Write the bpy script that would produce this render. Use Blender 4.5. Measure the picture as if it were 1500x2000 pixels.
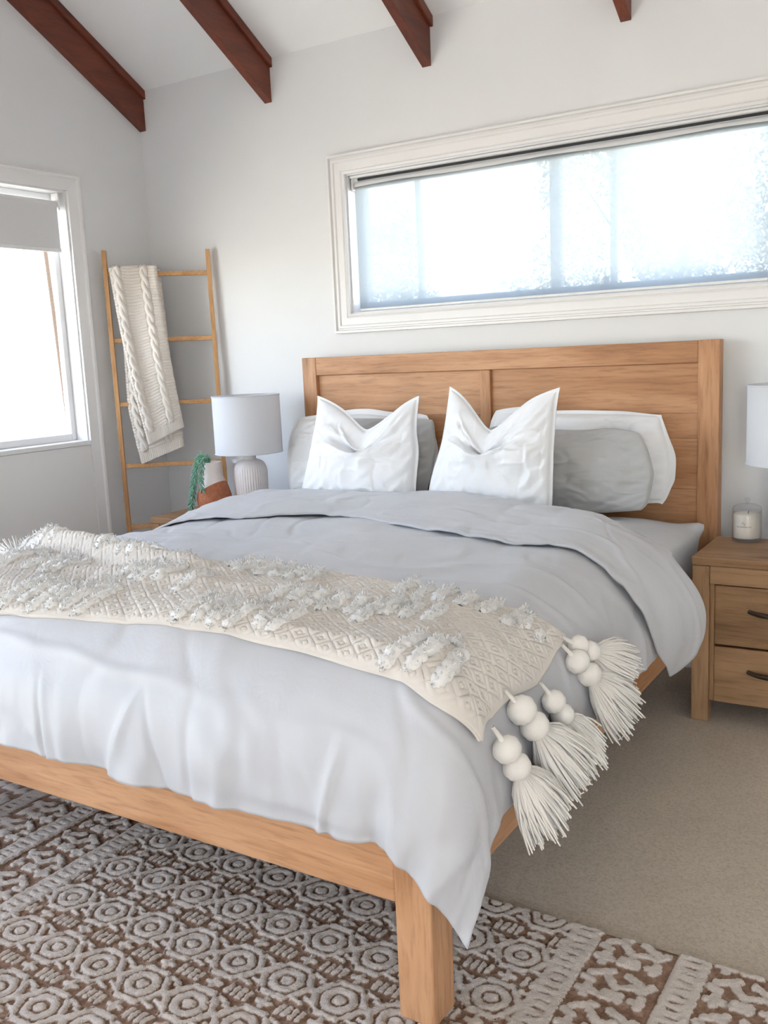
import bpy, bmesh, math, random
import numpy as np
from mathutils import Vector, Matrix, Euler

for o in list(bpy.data.objects): bpy.data.objects.remove(o)
scene = bpy.context.scene
COL = scene.collection

# ---------------------------------------------------------------- camera
CAM = (2.7723, -3.8113, 1.2927)
YAW, PITCH, ROLL, FPX = 32.2524, 9.3893, -2.5803, 1842.47
def make_camera():
    cam = bpy.data.cameras.new('camera'); ob = bpy.data.objects.new('camera', cam); COL.objects.link(ob)
    y, p, r = (math.radians(v) for v in (YAW, PITCH, ROLL))
    fw = Vector((-math.sin(y)*math.cos(p), math.cos(y)*math.cos(p), -math.sin(p)))
    rt = Vector((math.cos(y), math.sin(y), 0)); up = rt.cross(fw)
    r2 = rt*math.cos(r) + up*math.sin(r); u2 = -rt*math.sin(r) + up*math.cos(r)
    m = Matrix((r2, u2, -fw)).transposed().to_4x4(); m.translation = Vector(CAM)
    ob.matrix_world = m
    cam.sensor_fit = 'VERTICAL'; cam.sensor_height = 24.0; cam.lens = FPX/2000*24.0
    cam.clip_start = .05; cam.clip_end = 200
    scene.camera = ob
make_camera()

# ---------------------------------------------------------------- world, sun, exposure
world = bpy.data.worlds.new('world'); scene.world = world; world.use_nodes = True
wn = world.node_tree.nodes; wl = world.node_tree.links; wn.clear()
sky = wn.new('ShaderNodeTexSky'); sky.sky_type = 'NISHITA'; sky.sun_disc = False
sky.sun_elevation = math.radians(46); sky.sun_rotation = math.radians(156); sky.air_density = 1.0; sky.dust_density = .5; sky.ozone_density = 1.0
bg = wn.new('ShaderNodeBackground'); bg.inputs['Strength'].default_value = 0.29
wo = wn.new('ShaderNodeOutputWorld')
hsv = wn.new('ShaderNodeHueSaturation'); hsv.inputs['Saturation'].default_value = .62
wl.new(sky.outputs[0], hsv.inputs['Color']); wl.new(hsv.outputs[0], bg.inputs[0]); wl.new(bg.outputs[0], wo.inputs[0])
sun = bpy.data.lights.new('sun_offscreen', 'SUN'); sun.energy = 9.5; sun.angle = math.radians(.6); sun.color = (1, .94, .88)
sun_ob = bpy.data.objects.new('sun_offscreen', sun); COL.objects.link(sun_ob)
sun_ob.rotation_euler = Vector((.45, -1.0, 1.14)).to_track_quat('Z', 'Y').to_euler()
vs = scene.view_settings
scene.display_settings.display_device = 'sRGB'
vs.view_transform = 'Standard'; vs.look = 'None'; vs.gamma = 1.0; vs.use_curve_mapping = False
vs.exposure = 2.6
FZ = -.0277                          # floor level (height datum is the bed frame)

# ---------------------------------------------------------------- materials
MATS = {}
class NB:
    def __init__(s, name):
        s.m = bpy.data.materials.new(name); s.m.use_nodes = True
        s.n = s.m.node_tree.nodes; s.l = s.m.node_tree.links; s.n.clear()
        s.out = s.n.new('ShaderNodeOutputMaterial')
    def add(s, t, **kw):
        nd = s.n.new(t)
        for k, v in kw.items():
            if k.startswith('i_'):
                key = k[2:]; key = int(key) if key.isdigit() else key.replace('_', ' ')
                nd.inputs[key].default_value = v
            else: setattr(nd, k, v)
        return nd
    def link(s, a, b): s.l.new(a, b)
    def ramp(s, fac, stops):
        r = s.add('ShaderNodeValToRGB'); e = r.color_ramp.elements
        while len(e) < len(stops): e.new(.5)
        for el, (p, c) in zip(e, stops): el.position = p; el.color = (*c, 1)
        s.link(fac, r.inputs[0]); return r.outputs[0]
    def coords(s, scale=(1, 1, 1), kind='Object', rnd=0.0, rot=(0, 0, 0)):
        tc = s.add('ShaderNodeTexCoord'); mp = s.add('ShaderNodeMapping'); mp.inputs['Scale'].default_value = scale
        mp.inputs['Rotation'].default_value = rot
        src = tc.outputs[kind]
        if rnd:
            oi = s.add('ShaderNodeObjectInfo'); mm = s.add('ShaderNodeVectorMath', operation='SCALE'); mm.inputs[0].default_value = (rnd, rnd*1.7, rnd*.6)
            s.link(oi.outputs['Random'], mm.inputs['Scale'])
            ad = s.add('ShaderNodeVectorMath', operation='ADD'); s.link(src, ad.inputs[0]); s.link(mm.outputs[0], ad.inputs[1]); src = ad.outputs[0]
        s.link(src, mp.inputs[0]); return mp.outputs[0]
    def noise(s, vec, scale, detail=4, rough=.5, dist=0):
        n = s.add('ShaderNodeTexNoise'); n.inputs['Scale'].default_value = scale; n.inputs['Detail'].default_value = detail
        n.inputs['Roughness'].default_value = rough; n.inputs['Distortion'].default_value = dist
        s.link(vec, n.inputs['Vector']); return n.outputs['Fac']
    def bump(s, h, strength, dist=.01, nrm=None):
        b = s.add('ShaderNodeBump'); b.inputs['Strength'].default_value = strength; b.inputs['Distance'].default_value = dist
        s.link(h, b.inputs['Height'])
        if nrm is not None: s.link(nrm, b.inputs['Normal'])
        return b.outputs[0]
    def principled(s, color, rough=.6, normal=None, **kw):
        p = s.add('ShaderNodeBsdfPrincipled')
        if isinstance(color, tuple): p.inputs['Base Color'].default_value = (*color, 1)
        else: s.link(color, p.inputs['Base Color'])
        if isinstance(rough, float): p.inputs['Roughness'].default_value = rough
        else: s.link(rough, p.inputs['Roughness'])
        if normal is not None: s.link(normal, p.inputs['Normal'])
        for k, v in kw.items(): p.inputs[k.replace('_', ' ')].default_value = v
        s.link(p.outputs[0], s.out.inputs[0]); return p
def mat(name, fn):
    if name not in MATS:
        b = NB(name); fn(b); MATS[name] = b.m
    return MATS[name]

def paint(b, c, rough=.6, bs=.05):
    v = b.coords(); n = b.noise(v, 90, 3); n2 = b.noise(v, 1.3, 3)
    col = b.ramp(n2, [(.3, tuple(x*.975 for x in c)), (.7, c)])
    b.principled(col, rough, b.bump(n, bs, .002))
M_wall = mat('wall_paint', lambda b: paint(b, (.79, .795, .805)))
M_ceil = mat('ceiling_paint', lambda b: paint(b, (.93, .93, .93)))
M_trim = mat('white_gloss_trim', lambda b: paint(b, (.84, .83, .825), .35, .02))
M_panel = mat('white_panel', lambda b: paint(b, (.84, .83, .82), .45, .02))
def f_carpet(b):
    v = b.coords(); n = b.noise(v, 420, 4, .7); n2 = b.noise(v, 5, 4, .6); n3 = b.noise(v, 120, 3, .6)
    mx = b.add('ShaderNodeMix', data_type='FLOAT', i_0=.5); b.link(n, mx.inputs[2]); b.link(n3, mx.inputs[3])
    col = b.ramp(mx.outputs[0], [(.3, (.40, .33, .255)), (.5, (.62, .53, .425)), (.72, (.73, .64, .53))])
    m2 = b.add('ShaderNodeMix', data_type='RGBA', blend_type='MULTIPLY', i_0=.35); b.link(col, m2.inputs[6])
    b.link(b.ramp(n2, [(.3, (.78, .78, .78)), (.7, (1, 1, 1))]), m2.inputs[7])
    b.principled(m2.outputs[2], .95, b.bump(mx.outputs[0], .7, .008))
M_carpet = mat('beige_carpet', f_carpet)

def f_wood(b, axis, dark, mid, light, rough=.5, knots=.75, scale=1.0):
    st = {'x': (1.2, 14, 14), 'y': (14, 1.2, 14), 'z': (14, 14, 1.2)}[axis]
    st2 = {'x': (.8, 2.6, 2.6), 'y': (2.6, .8, 2.6), 'z': (2.6, 2.6, .8)}[axis]
    v = b.coords(tuple(q*scale for q in st), rnd=13.0); v2 = b.coords(tuple(q*scale for q in st2), rnd=7.0)
    n1 = b.noise(v, 1.6, 6, .6, .6); n2 = b.noise(v2, 1.5, 3, .5, .8); n3 = b.noise(v, 7, 4, .6)
    fine = b.add('ShaderNodeMix', data_type='FLOAT', i_0=.55); b.link(n1, fine.inputs[2]); b.link(n2, fine.inputs[3])
    col = b.ramp(fine.outputs[0], [(.30, dark), (.44, mid), (.60, light), (.75, mid)])
    vor = b.add('ShaderNodeTexVoronoi'); vor.inputs['Scale'].default_value = 2.3; b.link(v2, vor.inputs['Vector'])
    kn = b.ramp(vor.outputs['Distance'], [(.045, (1-knots*.75,)*3), (.12, (1-knots*.25,)*3), (.2, (1, 1, 1))])
    mk = b.add('ShaderNodeMix', data_type='RGBA', blend_type='MULTIPLY', i_0=1.0); b.link(col, mk.inputs[6]); b.link(kn, mk.inputs[7])
    mg = b.add('ShaderNodeMix', data_type='RGBA', blend_type='MULTIPLY', i_0=.55); b.link(mk.outputs[2], mg.inputs[6])
    b.link(b.ramp(n3, [(.34, (.62, .55, .5)), (.5, (1, 1, 1))]), mg.inputs[7])
    b.principled(mg.outputs[2], rough, b.bump(n3, .12, .003))
HONEY = ((.24, .10, .042), (.46, .222, .10), (.62, .34, .178))
def wood(axis, name='honey_wood', cols=HONEY, **kw): return mat(name+'_'+axis, lambda b: f_wood(b, axis, *cols, **kw))
NSC = ((.11, .055, .025), (.29, .16, .075), (.40, .235, .12))
def nwood(axis): return wood(axis, 'nightstand_wood', NSC, knots=.8)
BAM = ((.40, .19, .065), (.56, .29, .11), (.66, .38, .17))
def bwood(axis): return wood(axis, 'bamboo', BAM, knots=.25, rough=.45)
BEAM = ((.07, .016, .009), (.14, .033, .017), (.20, .048, .022))
def f_beam(b): f_wood(b, 'y', *BEAM, rough=.42, knots=.2)
M_beam = mat('mahogany_stain', f_beam)

def f_fabric(b, c, wv=900, bs=.10, crinkle=.10, cs=14, rough=.85, sheen=.15):
    v = b.coords(); n = b.noise(v, wv, 2); n2 = b.noise(b.coords((1, 1, .55)), cs, 5, .55, .8)
    b1 = b.bump(n, bs, .001); b2 = b.bump(n2, crinkle, .02, b1)
    n3 = b.noise(v, 3.0, 3); col = b.ramp(n3, [(.3, tuple(x*.97 for x in c)), (.7, c)])
    p = b.principled(col, rough, b2); p.inputs['Sheen Weight'].default_value = sheen
def fabric(name, c, **kw): return mat(name, lambda b: f_fabric(b, c, **kw))
M_duvet = fabric('grey_duvet_cotton', (.54, .54, .56), crinkle=.16, cs=9, rough=.5, sheen=.2)
M_grey = fabric('grey_pillow_cotton', (.47, .468, .465), crinkle=.14, cs=12)
M_sheet = fabric('pale_grey_sheet', (.60, .60, .615), crinkle=.12)
M_white = fabric('white_pillow_cotton', (.84, .845, .86), crinkle=.16, cs=13)
M_white2 = fabric('white_linen', (.86, .865, .885), crinkle=.2, cs=10)
M_throw = fabric('cream_throw_weave', (.72, .665, .605), wv=500, bs=.3, crinkle=.06, rough=.95)
M_tuft = fabric('white_tuft_yarn', (.85, .83, .80), wv=380, bs=.6, crinkle=.2, rough=.97, sheen=.3)
M_tassel = fabric('cream_tassel_yarn', (.84, .80, .745), wv=420, bs=.4, crinkle=.1, rough=.95)
M_knit = fabric('cream_knit_wool', (.76, .70, .63), wv=420, bs=.5, crinkle=.08, rough=.95, sheen=.3)
def f_blind(b):
    v = b.coords(); n = b.noise(v, 700, 2)
    b.principled((.70, .70, .705), .8, b.bump(n, .1, .001))
M_blind = mat('opaque_roller_fabric', f_blind)
def f_sheer(b, tr=.70, c=(.90, .93, .97)):
    t = b.add('ShaderNodeBsdfTransparent'); tl = b.add('ShaderNodeBsdfTranslucent'); tl.inputs[0].default_value = (*c, 1)
    df = b.add('ShaderNodeBsdfDiffuse'); df.inputs[0].default_value = (*c, 1)
    ad = b.add('ShaderNodeMixShader', i_0=.35); b.link(tl.outputs[0], ad.inputs[1]); b.link(df.outputs[0], ad.inputs[2])
    mx = b.add('ShaderNodeMixShader', i_0=1-tr); b.link(t.outputs[0], mx.inputs[1]); b.link(ad.outputs[0], mx.inputs[2])
    b.link(mx.outputs[0], b.out.inputs[0])
M_sheer = mat('sheer_screen_fabric', lambda b: f_sheer(b, .052, (.355, .39, .41)))
M_curtain = mat('sheer_curtain_fabric', lambda b: f_sheer(b, .25, (.85, .85, .84)))
def f_shade(b):
    n = b.noise(b.coords(), 600, 2)
    nm = b.bump(n, .1, .001)
    df = b.add('ShaderNodeBsdfDiffuse'); df.inputs[0].default_value = (.84, .85, .88, 1); b.link(nm, df.inputs['Normal'])
    tl = b.add('ShaderNodeBsdfTranslucent'); tl.inputs[0].default_value = (.85, .85, .88, 1)
    mx = b.add('ShaderNodeMixShader', i_0=.3); b.link(df.outputs[0], mx.inputs[1]); b.link(tl.outputs[0], mx.inputs[2]); b.link(mx.outputs[0], b.out.inputs[0])
M_shade = mat('white_lampshade_fabric', f_shade)
def f_glass(b):
    t = b.add('ShaderNodeBsdfTransparent'); t.inputs[0].default_value = (.97, .97, .97, 1); g = b.add('ShaderNodeBsdfGlossy'); g.inputs['Roughness'].default_value = .02
    lw = b.add('ShaderNodeLayerWeight'); lw.inputs[0].default_value = .5
    fr = b.add('ShaderNodeMapRange', i_1=.55, i_2=1.0, i_3=.03, i_4=.5); b.link(lw.outputs['Facing'], fr.inputs[0])
    mx = b.add('ShaderNodeMixShader'); b.link(fr.outputs[0], mx.inputs[0]); b.link(t.outputs[0], mx.inputs[1]); b.link(g.outputs[0], mx.inputs[2])
    b.link(mx.outputs[0], b.out.inputs[0])
M_glass = mat('thin_clear_glass', f_glass)
def plain(name, c, rough=.5, **kw):
    def f(b):
        n = b.noise(b.coords(), 40, 3)
        col = b.ramp(n, [(.3, tuple(x*.94 for x in c)), (.7, c)])
        b.principled(col, rough, b.bump(n, .03, .002), **kw)
    return mat(name, f)
M_ceramic = plain('blush_white_ceramic', (.80, .745, .73), .4)
M_alu = plain('powder_coated_aluminium', (.62, .65, .70), .4)
M_plastic = plain('white_plastic', (.82, .82, .82), .4)
M_dark = plain('plain_black', (.02, .02, .022), .6)
M_bronze = plain('aged_bronze', (.075, .055, .042), .42, Metallic=.6)
M_wax = plain('cream_wax', (.90, .85, .76), .5)
M_print = plain('grey_print', (.36, .34, .31), .7)
M_metal = plain('brushed_steel', (.6, .6, .6), .35, Metallic=.9)
M_leaf = plain('succulent_green', (.19, .39, .27), .5)
M_soil = plain('potting_soil', (.05, .035, .025), .9)
def f_pot(b):
    tc = b.add('ShaderNodeTexCoord'); sp = b.add('ShaderNodeSeparateXYZ'); b.link(tc.outputs['Object'], sp.inputs[0])
    # slanting dip line round the pot
    m1 = b.add('ShaderNodeMath', operation='ABSOLUTE'); s1 = b.add('ShaderNodeMath', operation='ADD', i_1=.012); b.link(sp.outputs[0], s1.inputs[0]); b.link(s1.outputs[0], m1.inputs[0])
    m2 = b.add('ShaderNodeMath', operation='MULTIPLY_ADD', i_1=.55, i_2=.135); b.link(m1.outputs[0], m2.inputs[0])
    gt = b.add('ShaderNodeMath', operation='GREATER_THAN'); b.link(sp.outputs[2], gt.inputs[0]); b.link(m2.outputs[0], gt.inputs[1])
    n = b.noise(tc.outputs['Object'], 60, 4)
    terra = b.ramp(n, [(.3, (.36, .115, .05)), (.7, (.47, .17, .08))])
    mx = b.add('ShaderNodeMix', data_type='RGBA'); b.link(gt.outputs[0], mx.inputs[0]); b.link(terra, mx.inputs[6]); mx.inputs[7].default_value = (.78, .70, .66, 1)
    b.principled(mx.outputs[2], .75, b.bump(n, .1, .003))
M_pot = mat('dipped_terracotta', f_pot)
def f_rug(b):
    at = b.add('ShaderNodeAttribute', attribute_name='pile'); v = b.coords(); n = b.noise(v, 330, 4, .7); n2 = b.noise(v, 55, 3, .6)
    ground = b.ramp(n2, [(.3, (.25, .14, .09)), (.55, (.40, .245, .165)), (.8, (.55, .41, .31))])
    cream = b.ramp(n, [(.25, (.66, .57, .50)), (.7, (.86, .77, .695))])
    sm = b.add('ShaderNodeMapRange', i_1=.22, i_2=.62); b.link(at.outputs['Fac'], sm.inputs[0])
    mx = b.add('ShaderNodeMix', data_type='RGBA'); b.link(sm.outputs[0], mx.inputs[0]); b.link(ground, mx.inputs[6]); b.link(cream, mx.inputs[7])
    b.principled(mx.outputs[2], .97, b.bump(n, .8, .006))
M_rug = mat('carved_rug_pile', f_rug)
def f_leaves(b, c0, c1):
    oi = b.noise(b.coords(), 3.5, 3); col = b.ramp(oi, [(.35, c0), (.65, c1)])
    df = b.add('ShaderNodeBsdfDiffuse'); tl = b.add('ShaderNodeBsdfTranslucent'); gl = b.add('ShaderNodeBsdfGlossy'); gl.inputs['Roughness'].default_value = .35
    b.link(col, df.inputs[0]); b.link(col, tl.inputs[0])
    mx = b.add('ShaderNodeMixShader', i_0=.4); b.link(df.outputs[0], mx.inputs[1]); b.link(tl.outputs[0], mx.inputs[2])
    m2 = b.add('ShaderNodeMixShader', i_0=.12); b.link(mx.outputs[0], m2.inputs[1]); b.link(gl.outputs[0], m2.inputs[2]); b.link(m2.outputs[0], b.out.inputs[0])
M_leaves = mat('glossy_tree_leaves', lambda b: f_leaves(b, (.22, .25, .18), (.55, .57, .48)))
M_bark = plain('grey_bark', (.20, .16, .13), .9)
M_render = plain('pale_rendered_wall', (.42, .41, .40), .9)
def f_ground(b):
    n = b.noise(b.coords(), 4, 5); b.principled(b.ramp(n, [(.3, (.30, .29, .24)), (.7, (.46, .44, .38))]), .95)
M_ground = mat('pale_garden_ground', f_ground)

# ---------------------------------------------------------------- object helpers
def tag(o, label=None, cat=None, group=None, kind=None):
    if label: o['label'] = label
    if cat: o['category'] = cat
    if group: o['group'] = group
    if kind: o['kind'] = kind
    return o
def thing(name, label, cat, loc, group=None):
    o = bpy.data.objects.new(name, None); COL.objects.link(o); o.location = loc; o.empty_display_size = .05
    return tag(o, label, cat, group)
def rootloc(parent):
    l = Vector((0, 0, 0))
    while parent is not None: l += Vector(parent.location); parent = parent.parent
    return l
def mesh(name, V, F, m, parent=None, smooth=False, origin=None):
    off = np.array(rootloc(parent)); V = np.asarray(V, float).reshape(-1, 3) - off
    loc = np.zeros(3)
    if origin is not None: loc = np.array(origin) - off; V = V - loc
    me = bpy.data.meshes.new(name); me.from_pydata(V.tolist(), [], [tuple(int(i) for i in f) for f in F]); me.update()
    if smooth: me.polygons.foreach_set('use_smooth', [True]*len(me.polygons))
    me.materials.append(m)
    o = bpy.data.objects.new(name, me); COL.objects.link(o); o.location = loc
    if parent is not None: o.parent = parent
    return o
def fastmesh(name, V, Q, m, parent=None, smooth=True):      # Q: (n,4) or (n,3) index array
    off = np.array(rootloc(parent)); V = np.asarray(V, np.float32).reshape(-1, 3) - off.astype(np.float32); Q = np.asarray(Q, np.int32)
    me = bpy.data.meshes.new(name); k = Q.shape[1]
    me.vertices.add(len(V)); me.vertices.foreach_set('co', V.ravel())
    me.loops.add(Q.size); me.loops.foreach_set('vertex_index', Q.ravel())
    me.polygons.add(len(Q)); me.polygons.foreach_set('loop_start', np.arange(0, Q.size, k, dtype=np.int32))
    me.polygons.foreach_set('loop_total', np.full(len(Q), k, np.int32))
    me.update(calc_edges=True); me.validate()
    if smooth: me.polygons.foreach_set('use_smooth', np.ones(len(Q), bool))
    me.materials.append(m)
    o = bpy.data.objects.new(name, me); COL.objects.link(o)
    if parent is not None: o.parent = parent
    return o
def gridq(nu, nv, cu=False, cv=False, flip=False):
    i = np.arange(nu if cu else nu-1); j = np.arange(nv if cv else nv-1); I, J = np.meshgrid(i, j, indexing='ij')
    a = I*nv+J; b = ((I+1) % nu)*nv+J; c = ((I+1) % nu)*nv+(J+1) % nv; d = I*nv+(J+1) % nv
    q = np.stack([a, b, c, d], -1).reshape(-1, 4)
    return q[:, ::-1] if flip else q
def boxvf(x0, x1, y0, y1, z0, z1):
    V = [(x, y, z) for x in (x0, x1) for y in (y0, y1) for z in (z0, z1)]
    F = [(0, 1, 3, 2), (4, 6, 7, 5), (0, 4, 5, 1), (2, 3, 7, 6), (0, 2, 6, 4), (1, 5, 7, 3)]
    return V, F
def bevel_obj(o, w, seg=2):
    bm = bmesh.new(); bm.from_mesh(o.data)
    bmesh.ops.bevel(bm, geom=list(bm.edges), offset=w, segments=seg, profile=.5, affect='EDGES')
    bmesh.ops.recalc_face_normals(bm, faces=bm.faces)
    bm.to_mesh(o.data); bm.free(); return o
def box(name, x0, x1, y0, y1, z0, z1, m, parent=None, bev=.004, seg=2):
    V, F = boxvf(min(x0, x1), max(x0, x1), min(y0, y1), max(y0, y1), min(z0, z1), max(z0, z1))
    o = mesh(name, V, F, m, parent)
    if bev: bevel_obj(o, bev, seg)
    return o
def prism(name, poly, axis, h0, h1, m, parent=None, bev=0):
    # polygon in the two other axes, extruded along axis
    n = len(poly)
    def p3(u, v, h): return {'x': (h, u, v), 'y': (u, h, v), 'z': (u, v, h)}[axis]
    V = [p3(u, v, h0) for u, v in poly] + [p3(u, v, h1) for u, v in poly]
    F = [tuple(range(n))[::-1], tuple(range(n, 2*n))] + [(i, (i+1) % n, n+(i+1) % n, n+i) for i in range(n)]
    o = mesh(name, V, F, m, parent)
    bm = bmesh.new(); bm.from_mesh(o.data); bmesh.ops.recalc_face_normals(bm, faces=bm.faces)
    if bev: bmesh.ops.bevel(bm, geom=list(bm.edges), offset=bev, segments=2, profile=.5, affect='EDGES')
    bm.to_mesh(o.data); bm.free(); return o
def lathe(name, prof_, c, m, parent=None, n=64, ribs=0, amp=0, zr=None):
    th = np.arange(n)/n*2*np.pi; P = np.array(prof_)
    R = P[:, 0][:, None]*np.ones(n)
    if ribs:
        w = np.ones(len(P)) if zr is None else sst(P[:, 1], zr[0], zr[0]+.01)*(1-sst(P[:, 1], zr[1]-.02, zr[1]))
        R = R + amp*w[:, None]*(np.abs(np.cos(th*ribs/2))**.7-.6)
    V = np.stack([c[0]+R*np.cos(th), c[1]+R*np.sin(th), c[2]+P[:, 1][:, None]*np.ones(n)], -1)
    return fastmesh(name, V, gridq(len(P), n, cv=True, flip=True), m, parent)
def tubev(pts, rad, n=8, cap=True):
    pts = np.asarray(pts, float); k = len(pts); rad = np.broadcast_to(np.asarray(rad, float), (k,))
    t = np.gradient(pts, axis=0); t /= np.linalg.norm(t, axis=1, keepdims=True)+1e-12
    ref = np.array([0, 0, 1.0]) if abs(t[0][2]) < .9 else np.array([1.0, 0, 0])
    V = []
    u = np.cross(t[0], ref); u /= np.linalg.norm(u)
    for i in range(k):
        u = u - t[i]*(u@t[i]); u /= np.linalg.norm(u)+1e-12; w = np.cross(t[i], u)
        th = np.arange(n)/n*2*np.pi
        V.append(pts[i] + rad[i]*(np.cos(th)[:, None]*u + np.sin(th)[:, None]*w))
    V = np.concatenate(V); F = [tuple(q) for q in gridq(k, n, cv=True)]
    if cap: F = F + [tuple(range(n))[::-1], tuple(range((k-1)*n, k*n))]
    return V, F
def tube(name, pts, rad, m, parent=None, n=10):
    V, F = tubev(pts, rad, n); return mesh(name, V, F, m, parent, smooth=True)
def joinvf(parts):
    V = []; F = []; o = 0
    for v, f in parts:
        V.append(np.asarray(v, float).reshape(-1, 3)); F += [tuple(i+o for i in q) for q in f]; o += len(V[-1])
    return np.concatenate(V), F
def frame_profile(name, rect, profile, place, m, parent=None, sides='lrtb'):
    # mitred moulding around a rectangle (u0,u1,v0,v1); profile = [(outward, proud)...]; place(u,v,h)->xyz
    u0, u1, v0, v1 = rect; P = len(profile); V = []; F = []
    cs = [((u0, v0), (-1, -1)), ((u1, v0), (1, -1)), ((u1, v1), (1, 1)), ((u0, v1), (-1, 1))]
    for (u, v), (su, sv) in cs:
        for d, h in profile: V.append(place(u+su*d, v+sv*d, h))
    for i in range(4):
        if 'brtl'[i] not in sides: continue
        for j in range(P-1):
            F.append((i*P+j, i*P+j+1, ((i+1) % 4)*P+j+1, ((i+1) % 4)*P+j))
    o = mesh(name, V, F, m, parent)
    bm = bmesh.new(); bm.from_mesh(o.data); bmesh.ops.recalc_face_normals(bm, faces=bm.faces); bm.to_mesh(o.data); bm.free()
    return o
def copy_tree(o, parent=None):
    c = o.copy(); COL.objects.link(c); c.parent = parent
    if parent is not None: c.matrix_parent_inverse = o.matrix_parent_inverse
    for ch in list(o.children): copy_tree(ch, c)
    return c
# ---------------------------------------------------------------- numpy noise and the duvet surface
def _hash(ix, iy, seed):
    h = (ix.astype(np.int64) * 374761393 + iy.astype(np.int64) * 668265263 + seed * 974634777) & 0x7fffffff
    h = ((h ^ (h >> 13)) * 1274126177) & 0x7fffffff
    return ((h ^ (h >> 16)) & 0xffff) / 65535.0 * 2 - 1
def noise2(x, y, seed=0):
    x = np.asarray(x, float); y = np.asarray(y, float)
    ix = np.floor(x); iy = np.floor(y); fx = x - ix; fy = y - iy
    ux = fx*fx*fx*(fx*(fx*6-15)+10); uy = fy*fy*fy*(fy*(fy*6-15)+10)
    a = _hash(ix, iy, seed); b = _hash(ix+1, iy, seed); c = _hash(ix, iy+1, seed); d = _hash(ix+1, iy+1, seed)
    return (a*(1-ux)+b*ux)*(1-uy) + (c*(1-ux)+d*ux)*uy
def fbm(x, y, seed=0, o=4):
    s = 0; a = 1.0
    for i in range(o):
        s = s + a*noise2(x*2**i, y*2**i, seed+i*17); a *= .5
    return s
def ridge(x, y, seed=0, k=6.0):          # narrow crests
    n = fbm(x, y, seed, 2)
    return np.exp(-(n*k)**2)
def sst(x, a, b):
    t = np.clip((np.asarray(x, float)-a)/(b-a), 0, 1); return t*t*(3-2*t)

BX0, BX1, BYF = -0.075, 2.005, -2.425    # outer faces of the duvet
ZT = 0.695
RHX, RHY, RV = .30, .22, .29
def arc(rh): return np.pi/2*np.sqrt((rh*rh+RV*RV)/2)
def prof(L, rh):
    q = arc(rh); T = np.clip(L/q, 0, 1)*np.pi/2; over = np.maximum(L-q, 0)
    return rh*np.sin(T)+over*.03, RV*(1-np.cos(T))+over
def rhx(b): return .165 + (RHX-.165)*sst(b, -2.30, -1.75)      # rounder sides, tighter foot corners
B1 = BYF+RHY
def A1f(b): return BX1-rhx(b)
def A0f(b): return BX0+rhx(b)
A0, A1 = BX0+RHX, BX1-RHX
def duvet_base(a, b):
    a = np.asarray(a, float); b = np.asarray(b, float)
    RX = rhx(b); a1 = BX1-RX; a0 = BX0+RX
    ea = np.maximum(a-a1, 0) - np.maximum(a0-a, 0); eb = np.maximum(B1-b, 0)
    L = np.hypot(ea, eb); Ls = np.maximum(L, 1e-9)
    c = ea/Ls; s = eb/Ls
    k = 1/np.maximum((np.abs(c)**4.5+np.abs(s)**4.5), 1e-9)**(1/4.5)
    rh = np.where(L < 1e-9, RX, RX*c*c + RHY*s*s)
    o, d = prof(L, rh)
    fl = np.abs(c*s)*2*np.maximum(L-.36, 0)*.02
    x = np.clip(a, a0, a1) + c*k*o + c*fl; y = np.maximum(b, B1) - s*k*o - s*fl
    z = ZT - d
    # puffiness: higher along the middle, soft dips
    z = z + .018*np.cos(np.clip((a-.96)/1.0, -1, 1)*1.57)*sst(L, .25, 0) + .012*fbm(a*1.7+3, b*1.9, 5, 2)*sst(L, .3, 0)
    return np.stack([x, y, z], -1), L, c, s
def duvet_wr(a, b, L, c, s):
    h = .005*fbm(a*4, b*4, 2, 3) + .005*ridge(a*2.2+.6*b, b*5.2, 9, 5.0) - .004*ridge(a*5.0+b*2, b*2.6, 11, 5)
    # vertical pleats towards the hem at the foot, softer ones at the side
    drop = sst(L, .20, .44)
    foot = drop*sst(s, .25, .8)
    h = h + foot*(.011*fbm(a*7.5+b*1.5, b*1.1, 21, 3) + .014*ridge(a*5.2-b*1.8, b*.9, 31, 5.0) - .010*ridge(a*4.3+9+b*1.2, b*1.0, 35, 7))
    h = h + foot*sst(L, .38, .46)*(.008*fbm(a*13, b*2, 41, 2)) + drop*sst(np.abs(c), .7, 1)*.006*fbm(b*5, a*2, 51, 3)
    return h
def duvet_pt(a, b, off=0.0):
    e = 1e-3
    P, L, c, s = duvet_base(a, b)
    Pa, _, _, _ = duvet_base(np.asarray(a)+e, b); Pb, _, _, _ = duvet_base(a, np.asarray(b)+e)
    n = np.cross(Pa-P, Pb-P); n /= np.maximum(np.linalg.norm(n, axis=-1, keepdims=True), 1e-12)
    h = duvet_wr(a, b, L, c, s) + off
    return P + n*h[..., None], n
# ---------------------------------------------------------------- the room shell
XL, XR, YB, YR = -1.05, 4.35, 0.0, -5.7
PIT = .58; ZC = 2.715
RIDGE = -2.85; ZRID = ZC - PIT*RIDGE
box('floor', XL-.12, XR+.12, YR-.12, .14, FZ-.12, FZ, M_carpet, bev=0)['kind'] = 'structure'
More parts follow.
